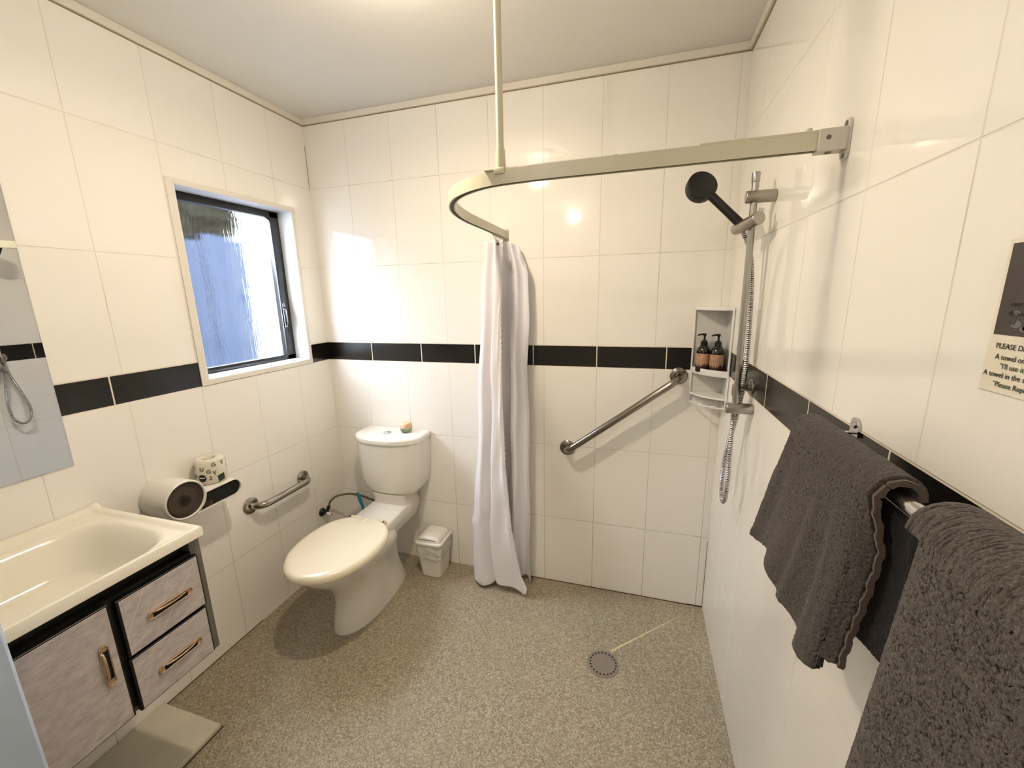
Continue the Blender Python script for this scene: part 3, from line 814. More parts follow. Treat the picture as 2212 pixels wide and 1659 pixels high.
bm = B(); cyl(bm, (.03, cy_+.002, cz_-.006), (.112, cy_+.002, cz_-.006), .050, n=40); obj('inner_roll', bm, m_paper, td)
bm = B()
for a0, l0 in ((1.75, .05), (2.2, .045), (-.75, .052)):
    dr = Vector((0, math.cos(a0), math.sin(a0))); pp = Vector((0, -dr.z, dr.y)); c = Vector((.1262, cy_, cz_))
    bm = B(); vs = [bm.verts.new(c+dr*.012+pp*.0016), bm.verts.new(c+dr*.012-pp*.0016), bm.verts.new(c+dr*l0)]; bm.faces.new(vs)
    obj('window_crease', bm, m_black, wdw, smooth=False)
# shelf arm: rounded slab tangent to the drum
sz0, sz1, sy1 = .7405, .8125, -.737
def arm(x_, ins=0, ys=cy_+.02):
    r = (sz1-sz0)/2-ins; c = (sz1+sz0)/2; pts = []
    for k in range(9):      # left side follows the drum
        a = 0.0+(-PI/2*.97)*k/8; pts.append(Vector((x_, cy_+(cr_-.002+ins*.6)*math.cos(a), min(max(cz_+(cr_-.002+ins*.6)*math.sin(a), c-r), c+r))))
    for k in range(17):
        a = -PI/2+PI*k/16; pts.append(Vector((x_, sy1-(sz1-sz0)/2+r*math.cos(a), c+r*math.sin(a))))
    return pts
bm = B(); loft(bm, [arm(.001), arm(.127), arm(.130, .0015), arm(.130, .005), arm(.122, .0055), arm(.030, .0055)]); obj('shelf_body', bm, m_plastic, td, sharp=50)
bm = B(); q = arm(.1235, .006, ys=cy_+.068); q2 = arm(.1215, .006, ys=cy_+.068); loft(bm, [q2, q]); blk = obj('black_front', bm, m_dark, td, smooth=False)
bm = B(); box(bm, (.1225, cy_+.060, sz0+.0065), (.1255, cy_+.095, sz0+.030), .002); obj('flap', bm, m_smoke, td)
# spare roll
ro = thing('toilet_roll', 'wrapped toilet roll printed with grey letters standing on the dispenser shelf', 'toilet roll', (.060, -.802, .8125))
rcx, rcy, rr_, rh = .060, -.802, .0515, .100
bm = B(); lathe(bm, [(.019, .085), (.021, .097), (.030, .1005), (.045, .0985), (.0505, .091), (.0520, .05), (.0505, .006), (.044, 0), (0, 0)], (rcx, rcy, .8130), n=56)
for v in bm.verts:
    f = noise.noise(v.co*40)*.0015; v.co.x += f; v.co.y += f
obj('wrapper', bm, m_paper, ro, sharp=70)
bm = B(); lathe(bm, [(.0195, .098), (.012, .092), (.006, .088), (0, .087)], (rcx, rcy, .8130)); obj('core', bm, m_board, ro)
def wrapf(a0, z0, rot=0, r=rr_+.0012):
    ca, sa = math.cos(rot), math.sin(rot)
    def f(v):
        x_, y_ = v.x*ca-v.y*sa, v.x*sa+v.y*ca
        a = a0+x_/r
        return Vector((rcx+(r+v.z)*math.cos(a), rcy+(r+v.z)*math.sin(a), z0+y_))
    return f
ca_ = math.atan2(-1.92-rcy, 1.68-rcx)    # side facing into the room
bm = B()
for ch, da, z0, rot in (('U', -.72, .875, -.1), ('G', -.30, .861, .1), ('G', .10, .885, .25), ('Y', .72, .885, 0), ('Y', .10, .852, .1), ('2', -.22, .836, -.2), ('J', -1.3, .88, .4), ('U', -1.2, .84, 1.0), ('Y', 1.3, .86, .2), ('G', 1.5, .88, 0), ('U', 1.9, .85, 0), ('2', 2.3, .87, 0)):
    bm = B(); add_text(bm, ch, .0215, wrapf(ca_+da, z0, rot), .0002, bold=.0007)
    obj('printed_letter', bm, m_grey, ro, smooth=False)
bm = B(); f = wrapf(ca_-.62, .8445, r=rr_+.0014); c = bm.verts.new(f(Vector((0, 0, .0003)))); ring = [bm.verts.new(f(Vector((.0145*math.cos(2*PI*k/28), .0150*math.sin(2*PI*k/28), .0003)))) for k in range(28)]
for k in range(28): bm.faces.new((c, ring[k], ring[(k+1) % 28]))
obj('round_sticker', bm, m_teal, ro, smooth=False)
bm = B(); f = wrapf(ca_-.62, .8445, r=rr_+.0018)
P = [f(Vector((-.011+.022*k/24, .0018*math.sin(k*1.7)+.0018, .0004))) for k in range(25)]; tube(bm, P, .0009, 6)
obj('sticker_script', bm, m_white_ink, ro)
bm = B(); f = wrapf(ca_+.62, .8320, r=rr_+.0012)
g = [[bm.verts.new(f(Vector((-.013+.026*i/8, -.013+.026*j+.004*(i/8), .0003)))) for i in range(9)] for j in range(2)]
for i in range(8): bm.faces.new((g[0][i], g[0][i+1], g[1][i+1], g[1][i]))
obj('square_sticker', bm, m_teal, ro, smooth=False)
bm = B(); f = wrapf(ca_+.62, .8320, r=rr_+.0016)
for j in range(5):
    P = [f(Vector((-.011+(.020-.003*(j % 2))*k/8, -.009+.0048*j+.003*(k/8), .0003))) for k in range(9)]; tube(bm, P, .0005, 4)
obj('sticker_lines', bm, m_tline, ro)

# ------------------------------------------------------------------ shower curtain rail
rl = thing('curtain_rail', 'cream curved shower curtain rail hung from a ceiling rod', 'rail', (1.35, -.9, 1.80))
RZ0, RZ1 = 1.7835, 1.815
path = [Vector((W-.045, -.915, 0)), Vector((1.50, -.915, 0))]
ctrl = [(1.50, -.915), (1.42, -.912), (1.33, -.900), (1.25, -.862), (1.18, -.795), (1.125, -.69), (1.094, -.57), (1.082, -.45)]
path += [Vector((p[0], p[1], 0)) for p in smooth_path([Vector((a, b_, 0)) for a, b_ in ctrl], 6)][1:]
path.append(Vector((1.079, -.012, 0)))
def prof_sweep(bm, path, prof):
    rings = []
    for i, p in enumerate(path):
        t = (path[min(i+1, len(path)-1)]-path[max(i-1, 0)]).normalized(); nrm = Vector((-t.y, t.x, 0))
        rings.append([p+nrm*a+Vector((0, 0, b_)) for a, b_ in prof])
    loft(bm, rings)
bm = B(); hw = .010; w1 = .0018
prof_sweep(bm, path, [(-hw, RZ1), (hw, RZ1), (hw, RZ0), (hw-.004, RZ0), (hw-.004, RZ0+.002), (hw-w1, RZ0+.002), (hw-w1, RZ1-w1), (-hw+w1, RZ1-w1), (-hw+w1, RZ0+.002), (-hw+.004, RZ0+.002), (-hw+.004, RZ0), (-hw, RZ0)])
obj('track', bm, m_rail, rl, sharp=30)
bm = B(); prof_sweep(bm, path, [(-hw+w1+.0004, RZ0+.006), (hw-w1-.0004, RZ0+.006), (hw-w1-.0004, RZ0+.003), (-hw+w1+.0004, RZ0+.003)]); obj('track_channel', bm, m_rubber, rl, smooth=False)
bm = B()   # wall bracket
box(bm, (W-.052, -.915-.0145, RZ0-.004), (W-.004, -.915+.0145, RZ1+.004), .001, 1)
pl = rrect(0, 0, .016, .036, .012, 0)
loft(bm, [[Vector((W-.0045, -.915+p.x, (RZ0+RZ1)/2+p.y)) for p in pl], [Vector((W-.0005, -.915+p.x, (RZ0+RZ1)/2+p.y)) for p in pl]])
wb = obj('wall_bracket', bm, m_railb, rl)
for a, b_, q in (((W-.036, -.9302, 1.803), (W-.036, -.9285, 1.803), .0042), ((W-.030, -.915, RZ0-.0050), (W-.030, -.915, RZ0-.0036), .006), ((W-.006, -.915, 1.828), (W-.0042, -.915, 1.828), .005), ((W-.006, -.915, 1.771), (W-.0042, -.915, 1.771), .005)):
    bm = B(); cyl(bm, a, b_, q, n=16); obj('screw', bm, m_carc, wb)
bm = B(); box(bm, (1.79, -.9255, RZ1), (2.0, -.9045, RZ1+.0035)); cyl(bm, (1.985, -.915, RZ1+.003), (1.985, -.915, RZ1+.010), .006, n=16); obj('rail_joiner', bm, m_rail, rl)
bm = B(); cyl(bm, (1.62, -.915, RZ1), (1.62, -.915, RZ1+.003), .007, n=16); obj('rail_plug', bm, m_rail, rl)
PX, PY = 1.353, -.905
bm = B(); cyl(bm, (PX, PY, RZ1+.04), (PX, PY, H-.004), .0085, n=24); obj('ceiling_rod', bm, m_rail, rl)
bm = B(); cyl(bm, (PX, PY, RZ1+.004), (PX, PY, RZ1+.048), .0125, .0105, n=24)
box(bm, (PX-.040, PY-.011, RZ1), (PX+.045, PY+.011, RZ1+.004), .001, 1); box(bm, (PX-.014, PY-.0150, RZ1-.010), (PX+.014, PY-.008, RZ1+.005), .003)
obj('rod_socket', bm, m_rail, rl)
bm = B(); lathe(bm, [(0, -.008), (.020, -.008), (.028, -.003), (.028, 0), (0, 0)], (PX, PY, H)); obj('ceiling_flange', bm, m_rail, rl)
bm = B(); box(bm, (1.079-.013, -.030, RZ0-.003), (1.079+.013, -.002, RZ1+.003), .002, 1); box(bm, (1.079-.015, -.0035, RZ0-.012), (1.079+.015, -.0005, RZ1+.012), .001, 1); obj('end_bracket', bm, m_railb, rl)

# ------------------------------------------------------------------ shower curtain
cu = thing('shower_curtain', 'white shower curtain gathered against the back wall beside the bin', 'curtain', (1.08, -.11, 0))
ZT = 1.768
tab = [(1.768, 1.010, 1.110, 1.165), (1.74, 1.012, 1.110, 1.170), (1.68, 1.009, 1.106, 1.190), (1.62, 1.004, 1.103, 1.205), (1.40, .986, 1.094, 1.205), (1.18, .968, 1.0905, 1.1975), (.71, .944, 1.0996, 1.200),
       (.37, .903, 1.126, 1.1957), (.10, .899, 1.172, 1.193), (.006, .900, 1.203, 1.196)]
def tabv(z, k):
    if z >= tab[0][0]: return tab[0][k]
    for a, b_ in zip(tab, tab[1:]):
        if z >= b_[0]:
            t = (z-b_[0])/(a[0]-b_[0]); return b_[k]+(a[k]-b_[k])*t
    return tab[-1][k]
def csec(z):
    Lx, Hx, Rx = tabv(z, 1), tabv(z, 2), tabv(z, 3)
    t = 1-z/ZT
    cx_ = Lx+(Hx-Lx)*(.60-.18*t)
    amp = .35+.65*min(1, t*2.2)
    pts = [(Hx, -.168-.018*t), (Hx-.010, -.176-.020*t), ((Hx+cx_)/2+.012, -.166-.030*amp*.6), (cx_+.012, -.176-.012*t), (cx_+.002, -.150), (cx_-.010, -.152), ((cx_+Lx)/2, -.176*1.0-.006*t),
           (Lx+.012, -.160), (Lx, -.140), (Lx+.006, -.112), (Lx+.030, -.098)]
    # back folds running to the right
    nb = 5
    x0_, x1_ = Lx+.030, Rx
    for k in range(1, nb+1):
        xm = x0_+(x1_-x0_)*(k-.5)/nb; xe = x0_+(x1_-x0_)*k/nb
        pts.append((xm, -.098+(.050 if k % 2 else .0)*1.0-.010)); pts.append((xe-.004, -.098+(.006 if k % 2 else .030)))
    pts[-1] = (Rx, -.105); pts.append((Rx-.004, -.080)); pts.append((Rx-.03, -.050))
    P = smooth_path([Vector((a, b_, 0)) for a, b_ in pts], 7)
    return P
bm = B(); NZ = 150; rows = []
for j in range(NZ+1):
    z_ = ZT+(.006-ZT)*j/NZ
    P = csec(z_); row = []
    for i, p in enumerate(P):
        s = i/len(P)
        q = Vector((p.x, p.y+.022, z_+.012*(1-z_/ZT)))
        # gathers beside the front hem
        hemf = math.exp(-(i/5.0)**2)
        q.y -= .0035*hemf*math.sin(z_*240+i*.2)
        dg = math.exp(-((i-9)/8.0)**2)
        q.y -= .005*dg*math.sin((z_*18+i*.28))*(.4+.6*abs(math.sin(z_*7)))
        q.x += .003*math.sin(z_*13+s*9)*min(1, (ZT-z_)*4)*(1 if i > 3 else .2)
        q.y += .004*noise.noise(Vector((s*9, z_*5, 1.5)))
        # kink low on the left edge
        kk = math.exp(-((z_-.36)/.03)**2)*math.exp(-((i-55)/12.0)**2); q.x -= .008*kk
        # uneven bottom edge
        if j > NZ-8:
            lift = .055*math.exp(-((i-27)/7.5)**2)+.018*math.exp(-((i-14)/5.0)**2)+.03*max(0, (s-.55))
            q.z += lift*((j-(NZ-8))/8)
        if j > NZ-14 and i < 8: q.z += .034*(1-i/8)*((j-(NZ-14))/14)
        # sagging top edge with pinched hooks
        if j < 10:
            q.z -= (.008+.006*math.sin(s*26))*(1-j/10)
            q.z -= max(0, (s-.80))*.35*(1-j/10)
        row.append(bm.verts.new(q))
    rows.append(row)
for a, b_ in zip(rows, rows[1:]):
    for i in range(len(a)-1): bm.faces.new((a[i], a[i+1], b_[i+1], b_[i]))
o = obj('cloth', bm, m_curtain, cu, sharp=180)
md = o.modifiers.new('s', 'SOLIDIFY'); md.thickness = .0012
bm = B()
P0 = [Vector((csec(z_)[0].x+.0005, csec(z_)[0].y+.021-.003*math.sin(z_*240), z_)) for z_ in [ZT-.03+(.045-ZT+.03)*k/300 for k in range(301)]]
tube(bm, [p+Vector((.0010*math.sin(k*1.3), 0, 0)) for k, p in enumerate(P0)], .0016, 6, rf=lambda t: .0016+.0007*math.sin(t*640)); obj('stitched_hem', bm, m_curtain, cu)
bm = B()
eyelets = ((1.078, -.168), (1.125, -.10))
for k, yy in enumerate((-.175, -.155, -.14, -.12, -.10, -.08, -.06, -.045)):
    tube(bm, [(1.079, yy, RZ0+.004), (1.079, yy, RZ0-.006), (1.082, yy-.004, RZ0-.012), (1.079, yy, RZ0-.022)], .0014, 6)
    cyl(bm, (1.079, yy-.003, RZ0-.003), (1.079, yy+.003, RZ0-.003), .005, n=12)
obj('hooks', bm, m_railb, cu)
bm = B(); c0 = csec(1.745)[18]; lathe(bm, [(.003, .0015), (.005, .0025), (.0068, .001), (.007, 0)], (c0.x+.001, c0.y+.0185, 1.742), (0, -1, 0), 20); lathe(bm, [(0, .001), (.003, .001)], (c0.x+.001, c0.y+.0185, 1.742), (0, -1, 0), 20); obj('eyelet', bm, m_carc, cu)

# ------------------------------------------------------------------ hand shower on slide rail
def polx(z): return 1.995+(1.85-z)*.008
sr = thing('shower_rail', 'vertical satin chrome slide rail on the right wall', 'shower rail', (1.995, -.491, 1.5))
bm = B(); cyl(bm, (polx(1.135), -.491, 1.135), (polx(1.835), -.491, 1.835), .0095, n=28); obj('pole', bm, m_satin, sr)
bm = B(); cyl(bm, (polx(1.83), -.491, 1.828), (polx(1.86), -.491, 1.856), .0112, bev=.002, n=28); obj('pole_cap', bm, m_satin, sr)
for z_ in (1.789, 1.150):
    bm = B(); cyl(bm, (1.972, -.493, z_), (W-.0005, -.493, z_), .0175, bev=.003, n=32); obj('bracket', bm, m_satin, sr)
bm = B(); a = Vector((1.965, -.435, 1.708)); b_ = Vector((2.000, -.552, 1.722)); cyl(bm, a, b_, .0165, .0185, bev=.003, n=36); obj('slider', bm, m_satin, sr)
bm = B(); cyl(bm, (2.010, -.520, 1.735), (2.012, -.522, 1.752), .0065, bev=.002, n=20); obj('slider_knob', bm, m_chrome, sr)
hs = thing('hand_shower', 'matt black hand shower with round head clipped in the slider', 'shower head', (1.96, -.455, 1.72))
hc = Vector((1.858, -.435, 1.842)); nrm = Vector((.26, -.90, .34)).normalized()
bm = B(); lathe(bm, [(0, -.028), (.030, -.028), (.041, -.025), (.0440, -.018), (.0455, .004), (.0450, .010), (.042, .012), (0, .012)], hc, nrm, 56); obj('head', bm, m_blackm, hs)
bm = B()
for k in range(30):
    a = k*2.4; r = .036*math.sqrt((k+.5)/30); x_, y_, d_ = frame_for(-nrm)
    p = hc-nrm*.028+x_*math.cos(a)*r+y_*math.sin(a)*r; cyl(bm, p, p-nrm*.0015, .0014, n=8)
obj('nozzles', bm, m_black, hs)
bm = B(); p0 = hc+Vector((.024, -.008, -.026)); p1 = Vector((1.972, -.463, 1.720)); P = [p0.lerp(p1, k/14) for k in range(15)]
tube(bm, P, .012, 24, rf=lambda t: .0135-.0006*math.sin(t*3)); obj('handle', bm, m_blackm, hs, sharp=60)
# hose
so = thing('hose_outlet', 'chrome elbow outlet with round rose on the black band of the right wall', 'outlet', (W, -.448, 1.215))
bm = B(); lathe(bm, [(0, .006), (.016, .006), (.026, .003), (.028, 0)], (W-.0005, -.448, 1.212), (-1, 0, 0), 36); cyl(bm, (W-.004, -.450, 1.212), (W-.054, -.463, 1.212), .0125, bev=.003); 
cyl(bm, (2.003, -.463, 1.222), (2.003, -.463, 1.186), .0115, bev=.002); cyl(bm, (2.003, -.463, 1.188), (2.003, -.463, 1.170), .0090, n=6); obj('elbow', bm, m_satin, so)
hpts = [(2.003, -.463, 1.175), (2.000, -.476, 1.08), (1.998, -.492, .98), (1.998, -.497, .90), (1.999, -.487, .835), (2.000, -.462, .803), (2.000, -.433, .802), (2.000, -.410, .835), (2.001, -.405, .90), (2.004, -.420, .98), (2.012, -.440, 1.07), (2.022, -.452, 1.16), (2.026, -.458, 1.25), (2.026, -.456, 1.4), (2.020, -.452, 1.55), (2.008, -.450, 1.64), (1.988, -.456, 1.685), (1.978, -.461, 1.702)]
P = resample(smooth_path(hpts, 12), .0014)
bm = B(); tube(bm, P, .0070, 14, rib=.0018, ribp=.0062, alt=True); tag(obj('shower_hose', bm, [m_chrome, simple('hose_groove_shade', (48, 46, 44), .4, metal=.6)], sharp=80), 'ribbed chrome shower hose looping below the slide rail', 'hose')  # dark rings paint the shade in the grooves between the chrome ribs

# ------------------------------------------------------------------ corner caddy with bottles
cd = thing('corner_caddy', 'white plastic corner caddy in the shower corner', 'caddy', (W-.065, -.065, 1.04))
R0 = .130
def qring(z, r, ins=0, n=18):
    pts = [Vector((W-.002, -.002, z)), Vector((W-r, -.002, z))]
    fl = .35
    for k in range(n+1):
        a = PI+PI/2*k/n
        x_ = W-.002+(r-.002)*math.cos(a)*1.0; y_ = -.002+(r-.002)*math.sin(a)
        # flatter than a quarter circle
        ch = Vector((W-r, -.002, z)).lerp(Vector((W-.002, -r, z)), k/n)
        p = Vector((x_, y_, z)).lerp(ch, .35); pts.append(p)
    return pts
def shelf(z, h, name, lip=.0, mat=m_caddy):
    bm = B(); loft(bm, [qring(z, R0), qring(z+.003, R0+.001), qring(z+h, R0+.001), qring(z+h+.0005, R0-.003), qring(z+h-lip, R0-.004)]) if lip else loft(bm, [qring(z, R0), qring(z+.002, R0+.001), qring(z+h-.002, R0+.001), qring(z+h, R0-.001)])
    return obj(name, bm, mat, cd, sharp=40)
shelf(1.447, .012, 'caddy_top')
shelf(1.178, .026, 'upper_shelf', .018)
shelf(1.082, .007, 'lower_shelf')
bm = B()   # posts and wall plates
for (xa, ya) in ((W-R0+.001, -.006), (W-.006, -R0+.001)):
    box(bm, (xa-.0035, ya-.0035, 1.045), (xa+.0035, ya+.0035, 1.452), .001, 1)
obj('posts', bm, m_caddy, cd)
bm = B(); box(bm, (W-R0, -.0022, 1.050), (W-.002, -.0006, 1.450)); box(bm, (W-.0022, -R0, 1.050), (W-.0006, -.0022, 1.450)); obj('back_plates', bm, tr_c, cd, smooth=False)
bm = B(); P = [p for p in qring(1.048, R0)[1:]]; tube(bm, P, .0028, 8)
for k in (9, 14):
    p = P[k]; box(bm, p+Vector((-.006, -.007, -.004)), p+Vector((.006, .004, .006)), .001, 1)
obj('bottom_rail', bm, m_caddy, cd)
def bottle(x0, y0, z0, label):
    t = thing('pump_bottle', label, 'bottle', (x0, y0, z0), 'pump bottles in the corner caddy')
    bm = B(); lathe(bm, [(0, 0), (.024, 0), (.0268, .003), (.0272, .088), (.0262, .094), (.021, .104), (.013, .1135), (.011, .116), (.011, .122), (0, .122)], (x0, y0, z0), n=40); bd = obj('bottle_body', bm, m_bottle, t)
    bm = B(); lathe(bm, [(.0132, .112), (.0140, .113), (.0140, .128), (.0125, .130), (.0095, .130), (.0095, .135), (.0075, .136), (.004, .136), (.004, .152), (.0058, .153), (.0068, .158), (.0068, .163), (0, .1645)], (x0, y0, z0), n=30)
    pump = obj('pump', bm, m_black, t)
    dr = Vector((-.93, -.36, 0)).normalized()
    bm = B(); c = Vector((x0, y0, z0+.160)); P = [c, c+dr*.012+Vector((0, 0, .0005)), c+dr*.024+Vector((0, 0, -.0015)), c+dr*.030+Vector((0, 0, -.004))]; tube(bm, P, .0035, 10, rf=lambda s: .0045-.0018*s); obj('spout', bm, m_black, pump)
    ca = math.atan2(-1.92-y0, 1.68-x0); r = .0276
    def f(u, v, e=0): a = ca+u/r; return Vector((x0+(r+e)*math.cos(a), y0+(r+e)*math.sin(a), z0+v))
    bm = B(); nI = 28; g = [[bm.verts.new(f(-.046+.078*i/nI, zz)) for i in range(nI+1)] for zz in (.010, .080)]
    for i in range(nI): bm.faces.new((g[0][i], g[0][i+1], g[1][i+1], g[1][i]))
    obj('label_band', bm, m_label, bd, smooth=True)
    bm = B(); rn = random.Random(int(x0*1000))
    for k in range(13):   # dark leaf silhouettes along the lower part of the label
        u = -.044+.076*k/12; hgt = .036+rn.uniform(-.007, .007); w_ = .0055; le = rn.uniform(-.004, .004)
        vs = [bm.verts.new(f(u-w_, .003, .0006)), bm.verts.new(f(u+w_, .003, .0006)), bm.verts.new(f(u+w_*.9, hgt*.55, .0006)), bm.verts.new(f(u+le, hgt, .0006)), bm.verts.new(f(u-w_*.8, hgt*.5, .0006))]
        bm.faces.new(vs)
    obj('leaf_print', bm, m_leaf, bd, smooth=False)
    bm = B()
    for v_, u0_, u1_, h_ in ((.071, -.021, -.010, .0035), (.058, -.020, .004, .0012), (.053, -.020, .008, .0012), (.048, -.020, -.004, .0012), (.041, -.020, .010, .0010)):
        k = 0; u = u0_
        while u < u1_:
            du = rn.uniform(.0012, .0028)
            a_ = [bm.verts.new(f(u, v_, .0005)), bm.verts.new(f(u+du, v_, .0005)), bm.verts.new(f(u+du, v_+h_, .0005)), bm.verts.new(f(u, v_+h_, .0005))]; bm.faces.new(a_); u += du+.0007
    obj('small_print', bm, m_ink2, bd, smooth=False)
    return t
bottle(1.961, -.038, 1.1865, 'left dark pump bottle with kraft label in the corner caddy')
bottle(2.010, -.066, 1.1865, 'right dark pump bottle with kraft label in the corner caddy')

# ------------------------------------------------------------------ drain
dr_ = thing('floor_drain', 'round steel floor drain with a ring of holes in the shower area', 'drain', (1.608, -.4525, 0))
bm = B(); lathe(bm, [(.0, .0012), (.020, .0010), (.044, .0020), (.0655, .0030), (.0665, .0022), (.067, 0)], (1.608, -.4525, .0002), n=64); obj('drain_plate', bm, simple('dull_steel', (140, 130, 116), .5, metal=.3, nvar=.08, nscale=40), dr_)
bm = B()
for k in range(22):
    a = 2*PI*k/22; c = Vector((1.608+.0530*math.cos(a), -.4525+.0530*math.sin(a), .0027)); cyl(bm, c, c+Vector((0, 0, .0006)), .0040, n=12)
obj('drain_holes', bm, simple('hole_dark', (10, 10, 24), .7), dr_)

# ------------------------------------------------------------------ towel rail and towels
BX, BZ = 1.972, 1.289
tr_ = thing('towel_rail', 'chrome towel rail on the right wall across the black band', 'towel rail', (W-.03, -1.5, BZ))
bm = B(); cyl(bm, (BX, -1.118, BZ), (BX, -1.98, BZ), .0095, n=28); obj('rail_bar', bm, m_chrome, tr_)
for yy in (-1.112, -1.985):
    bm = B()
    pts = [(W-.0005, -.013, -.012), (W-.0005, .013, -.012), (W-.0005, .013, .006)]
    prof = [Vector((0, -.014, -.014)), Vector((0, .014, -.014))]+[Vector((0, .014*math.cos(PI*k/12), .004+.014*math.sin(PI*k/12))) for k in range(13)]
    loft(bm, [[Vector((W-.0045, yy+p.y, 1.2875+p.z)) for p in prof], [Vector((W-.0005, yy+p.y, 1.2875+p.z)) for p in prof]])
    box(bm, (BX-.008, yy-.004, 1.2765), (W-.003, yy+.004, 1.2800), .0008, 1); box(bm, (BX-.010, yy-.004, 1.2765), (BX+.010, yy+.004, 1.2965), .001, 1)
    cyl(bm, (W-.0045, yy, 1.2915), (W-.0075, yy, 1.2915), .0055, bev=.001, n=20)
    obj('rail_bracket', bm, m_chrome, tr_)

def cloth_over(name, label, y0, y1, lenF, lenB, th, mat, fx, nU=110, nF=110, nB=60, thick=.006, rs=230, rough=.0, seed=1, edge=None, parent=None):
    """sheet draped over the bar. u runs along the bar (y0 -> y1, decreasing y), v from front hem over the bar to back hem"""
    bm = B(); rows = []
    rad = th
    for j in range(nF+12+nB+1):
        row = []
        for i in range(nU+1):
            u = i/nU
            if j <= nF:
                t = 1-j/nF      # 1 at hem, 0 at bar
                p = fx('F', u, t)
            elif j < nF+12:
                a = PI*(j-nF)/12
                yy = y0+(y1-y0)*u
                p0 = fx('F', u, 0); p1 = fx('B', u, 0)
                p = Vector((BX-math.cos(a)*rad, p0.y+(p1.y-p0.y)*(a/PI), BZ+math.sin(a)*rad))
                p.z += (p0.z-BZ)*(1-a/PI)
            else:
                t = (j-nF-12)/nB
                p = fx('B', u, t)
            if rough:
                q = p*rs
                p = p+Vector((noise.noise(q), noise.noise(q+Vector((9, 3, 1))), noise.noise(q+Vector((2, 7, 5)))))*rough
            row.append(bm.verts.new(p))
        rows.append(row)
    for a, b_ in zip(rows, rows[1:]):
        for i in range(nU): bm.faces.new((a[i], a[i+1], b_[i+1], b_[i]))
    t_ = thing(name, label, 'towel', (BX, (y0+y1)/2, BZ))
    o = obj('towel_cloth', bm, mat, t_, sharp=180)
    md = o.modifiers.new('s', 'SOLIDIFY'); md.thickness = thick; md.offset = 0
    return t_, rows
# towel 1: hand towel, front hem uneven
TR1 = .022
def f1(side, u, t):
    yL, yR = -1.140, -1.392
    if side == 'F':
        # lateral flare of the left edge towards the shower
        y_ = yL+(yR-yL)*u
        y_ += (.105*(1-u)**1.3)*t**1.15 + .004*math.sin(t*5+u*3)
        y_ += .015*t*u
        ln = .268-.030*math.exp(-((u-.30)/.16)**2)+.022*math.exp(-((u-.86)/.1)**2)-.02*(u > .93)
        ln -= .0*u
        z_ = BZ-ln*t
        fold = .0035*math.sin(u*13+.6+t*1.2)+.0022*math.sin(u*29+t*2.0)+.010*math.exp(-((u-.30-.06*t)/.10)**2)+.008*math.exp(-((u-.62+.05*t)/.05)**2)+.006*math.exp(-((u-.80)/.04)**2)
        x_ = BX-TR1-.012*t-(.5+t)*.75*fold*min(1, t*2.5)-.006*u
        # rolled right edge
        e = max(0, (u-.80)/.20); x_ += .022*e*e*min(1, t*3+.15)
        z_ += .008*noise.noise(Vector((u*4, t*4, 0)))*t
        return Vector((x_, y_, z_))
    y_ = yL+.0+(yR-yL)*u + .03*t*(.5-u)
    return Vector((BX+TR1+.012*math.sin(u*9)*t*.5, y_+.02*t*0, BZ-.232*t-.03*t*(1-u)))
t1, _r = cloth_over('hand_towel', 'brown hand towel folded over the rail nearest the shower', -1.150, -1.418, .26, .25, TR1, m_towel, f1, thick=.010, rough=.0014, rs=420, nU=170, nF=170)
# pale woven selvedge at the right edge
bm = B(); pts = []
for k in range(0, 60):
    t = 1-k/59; p = f1('F', 1.0, t); pts.append(p+Vector((.001+.0010*math.sin(k*.9), -.0045, 0)))
for k in range(1, 13):
    a = PI*k/12; p = f1('F', 1.0, 0); pts.append(Vector((BX-math.cos(a)*TR1*.9, p.y-.0045, BZ+math.sin(a)*TR1*.9)))
P = resample(smooth_path(pts, 3), .0025)
rings = []
for i, p in enumerate(P):
    t = (P[min(i+1, len(P)-1)]-P[max(i-1, 0)]).normalized(); sd = Vector((1, 0, 0)) if abs(t.x) < .7 else Vector((0, 0, 1)); sd = (sd-t*sd.dot(t)).normalized(); nb = t.cross(sd)
    w_ = .0034+.0004*math.sin(i*1.15)
    rings.append([p+sd*w_+nb*.0022, p-sd*w_+nb*.0022, p-sd*w_-nb*.0022, p+sd*w_-nb*.0022])
loft(bm, rings); obj('woven_hem', bm, m_hem, t1, sharp=60)
# towel 2: thick bath towel nearest the viewer
TR2 = .030
def f2(side, u, t):
    yL, yR = -1.472, -1.90
    if side == 'F':
        y_ = yL+(yR-yL)*u+.030*t*(1-u)
        z_ = BZ-.74*t
        fold = .006*math.sin(u*9+1.0+t*1.5)+.003*math.sin(u*21+t*3)+.012*math.exp(-((u-.33+.10*t)/.035)**2)*t
        x_ = BX-TR2-.020*t-fold*min(1, t*2.2)
        e = max(0, (.10-u)/.10); x_ += .018*e*e
        return Vector((x_, y_, z_))
    return Vector((BX+TR2-.002, yL+(yR-yL)*u, BZ-.40*t))
t2, _r = cloth_over('bath_towel', 'large fluffy charcoal bath towel hanging nearest the viewer', -1.44, -1.90, .7, .6, TR2, m_towel2, f2, thick=.014, rough=.0013, rs=760, nU=330, nF=520, nB=60)

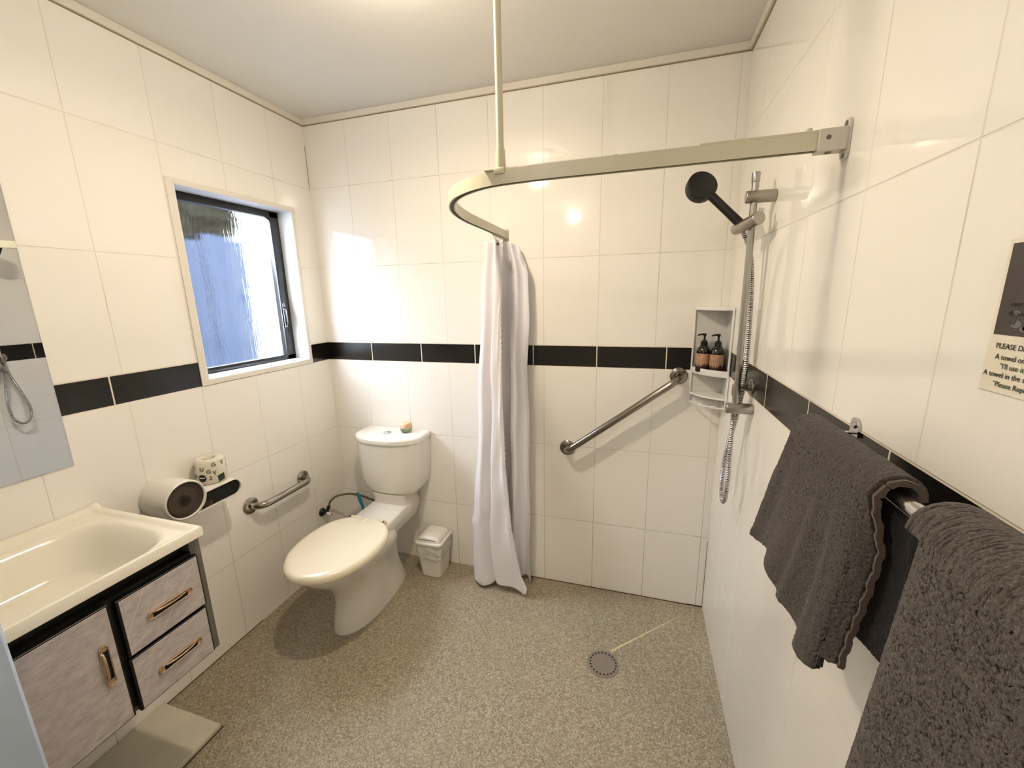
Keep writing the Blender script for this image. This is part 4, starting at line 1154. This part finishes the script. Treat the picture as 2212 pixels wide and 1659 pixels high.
# ------------------------------------------------------------------ notice on the right wall
nt_ = thing('wall_notice', 'laminated towel notice with a dark photo at the right edge of the picture', 'notice', (W, -1.42, 1.49))
X_ = W-.0006
NY0, NY1 = -1.345, -1.495
bm = B(); box(bm, (X_-.0008, NY1, 1.4095), (X_, NY0, 1.568), .0003, 1); obj('paper_sheet', bm, simple('laminated_paper', (236, 228, 210), .25, nvar=.01), nt_)
bm = B(); box(bm, (X_-.0012, NY1+.004, 1.4705), (X_-.0009, NY0-.0045, 1.5635)); ph = obj('printed_photo', bm, simple('photo_dark', (70, 62, 58), .4, nvar=.25, nscale=30), nt_, smooth=False)
bm = B()   # pale folded towels in the printed picture
rn = random.Random(4)
for k in range(26):
    yy = NY0-.022-rn.random()*.11; zz = 1.476+rn.random()*.028; s = rn.uniform(.003, .008)
    vs = [bm.verts.new((X_-.0013, yy+s*math.cos(a), zz+s*.6*math.sin(a))) for a in [2*PI*q/7 for q in range(7)]]; bm.faces.new(vs)
obj('photo_detail', bm, simple('photo_mid', (120, 118, 114), .4, nvar=.2), ph, smooth=False)
bm = B()
def nf(yc_, zc_): return lambda v: Vector((X_-.0014-v.z, yc_-v.x, zc_+v.y))
for s_, yy, zz in (('every day', NY0-.018, 1.5000), ('thousands', NY0-.018, 1.4905), ('of', NY0-.022, 1.4815)): add_text(bm, s_, .0079, nf(yy, zz), .0001)
obj('photo_text', bm, m_ink, ph, smooth=False)
bm = B()
for s_, yy, zz in (('PLEASE DECIDE', NY0-.0115, 1.4565), ('A towel on the rack', NY0-.0135, 1.4450), ('A towel in the shower', NY0-.0030, 1.4265)): add_text(bm, s_, .0079, nf(yy, zz), .0001)
obj('black_text', bm, m_ink, nt_, smooth=False)
bm = B()
for s_, yy, zz in (('"I\'ll use it again"', NY0-.0215, 1.4358), ('"Please Replace"', NY0-.0180, 1.4165)): add_text(bm, s_, .0079, nf(yy, zz), .0001)
obj('green_text', bm, m_green, nt_, smooth=False)

# ------------------------------------------------------------------ world, camera, render look
wd = bpy.data.worlds.new('World'); SC.world = wd; wd.use_nodes = True
wnt = wd.node_tree; bg = wnt.nodes['Background']
sky = wnt.nodes.new('ShaderNodeTexSky'); sky.sky_type = 'NISHITA' if hasattr(sky, 'sky_type') else sky.sky_type
sky.sun_elevation = math.radians(35); sky.sun_rotation = math.radians(100); sky.sun_disc = False
sky.altitude = 0; sky.air_density = 1.0; sky.dust_density = 4.0
mixw = wnt.nodes.new('ShaderNodeMix'); mixw.data_type = 'RGBA'; mixw.inputs[0].default_value = .9
wnt.links.new(sky.outputs[0], mixw.inputs[6]); mixw.inputs[7].default_value = (68, 74, 84, 1)
wnt.links.new(mixw.outputs[2], bg.inputs[0]); bg.inputs[1].default_value = .9

cam = bpy.data.cameras.new('camera'); co = bpy.data.objects.new('camera', cam); COL.objects.link(co)
cam.sensor_width = 36; cam.lens = 36*880.3382/2212; cam.clip_start = .02
Rm = ((0.9579140024106608, 0.28636009811122, -0.01996642670349088), (0.04188015573063193, -0.2082288785527972, -0.9771830876005858), (-0.2839838314791028, 0.9352211654717582, -0.21145816397593087))
X = Vector(Rm[0]); Y = -Vector(Rm[1]); Z = -Vector(Rm[2])
co.matrix_world = Matrix(((X.x, Y.x, Z.x, 1.6785912), (X.y, Y.y, Z.y, -1.9208766), (X.z, Y.z, Z.z, 1.5209268), (0, 0, 0, 1)))
SC.camera = co
SC.view_settings.view_transform = 'Standard'; SC.view_settings.look = 'None'; SC.view_settings.gamma = 1; SC.view_settings.use_curve_mapping = False
SC.view_settings.exposure = 0.0
SC.cycles.use_denoising = True
SC.cycles.max_bounces = 8; SC.cycles.diffuse_bounces = 4; SC.cycles.glossy_bounces = 4; SC.cycles.transmission_bounces = 6; SC.cycles.transparent_max_bounces = 8
SC.cycles.use_adaptive_sampling = True; SC.cycles.adaptive_threshold = .08; SC.cycles.use_light_tree = False
SC.cycles.sample_clamp_indirect = 24.0
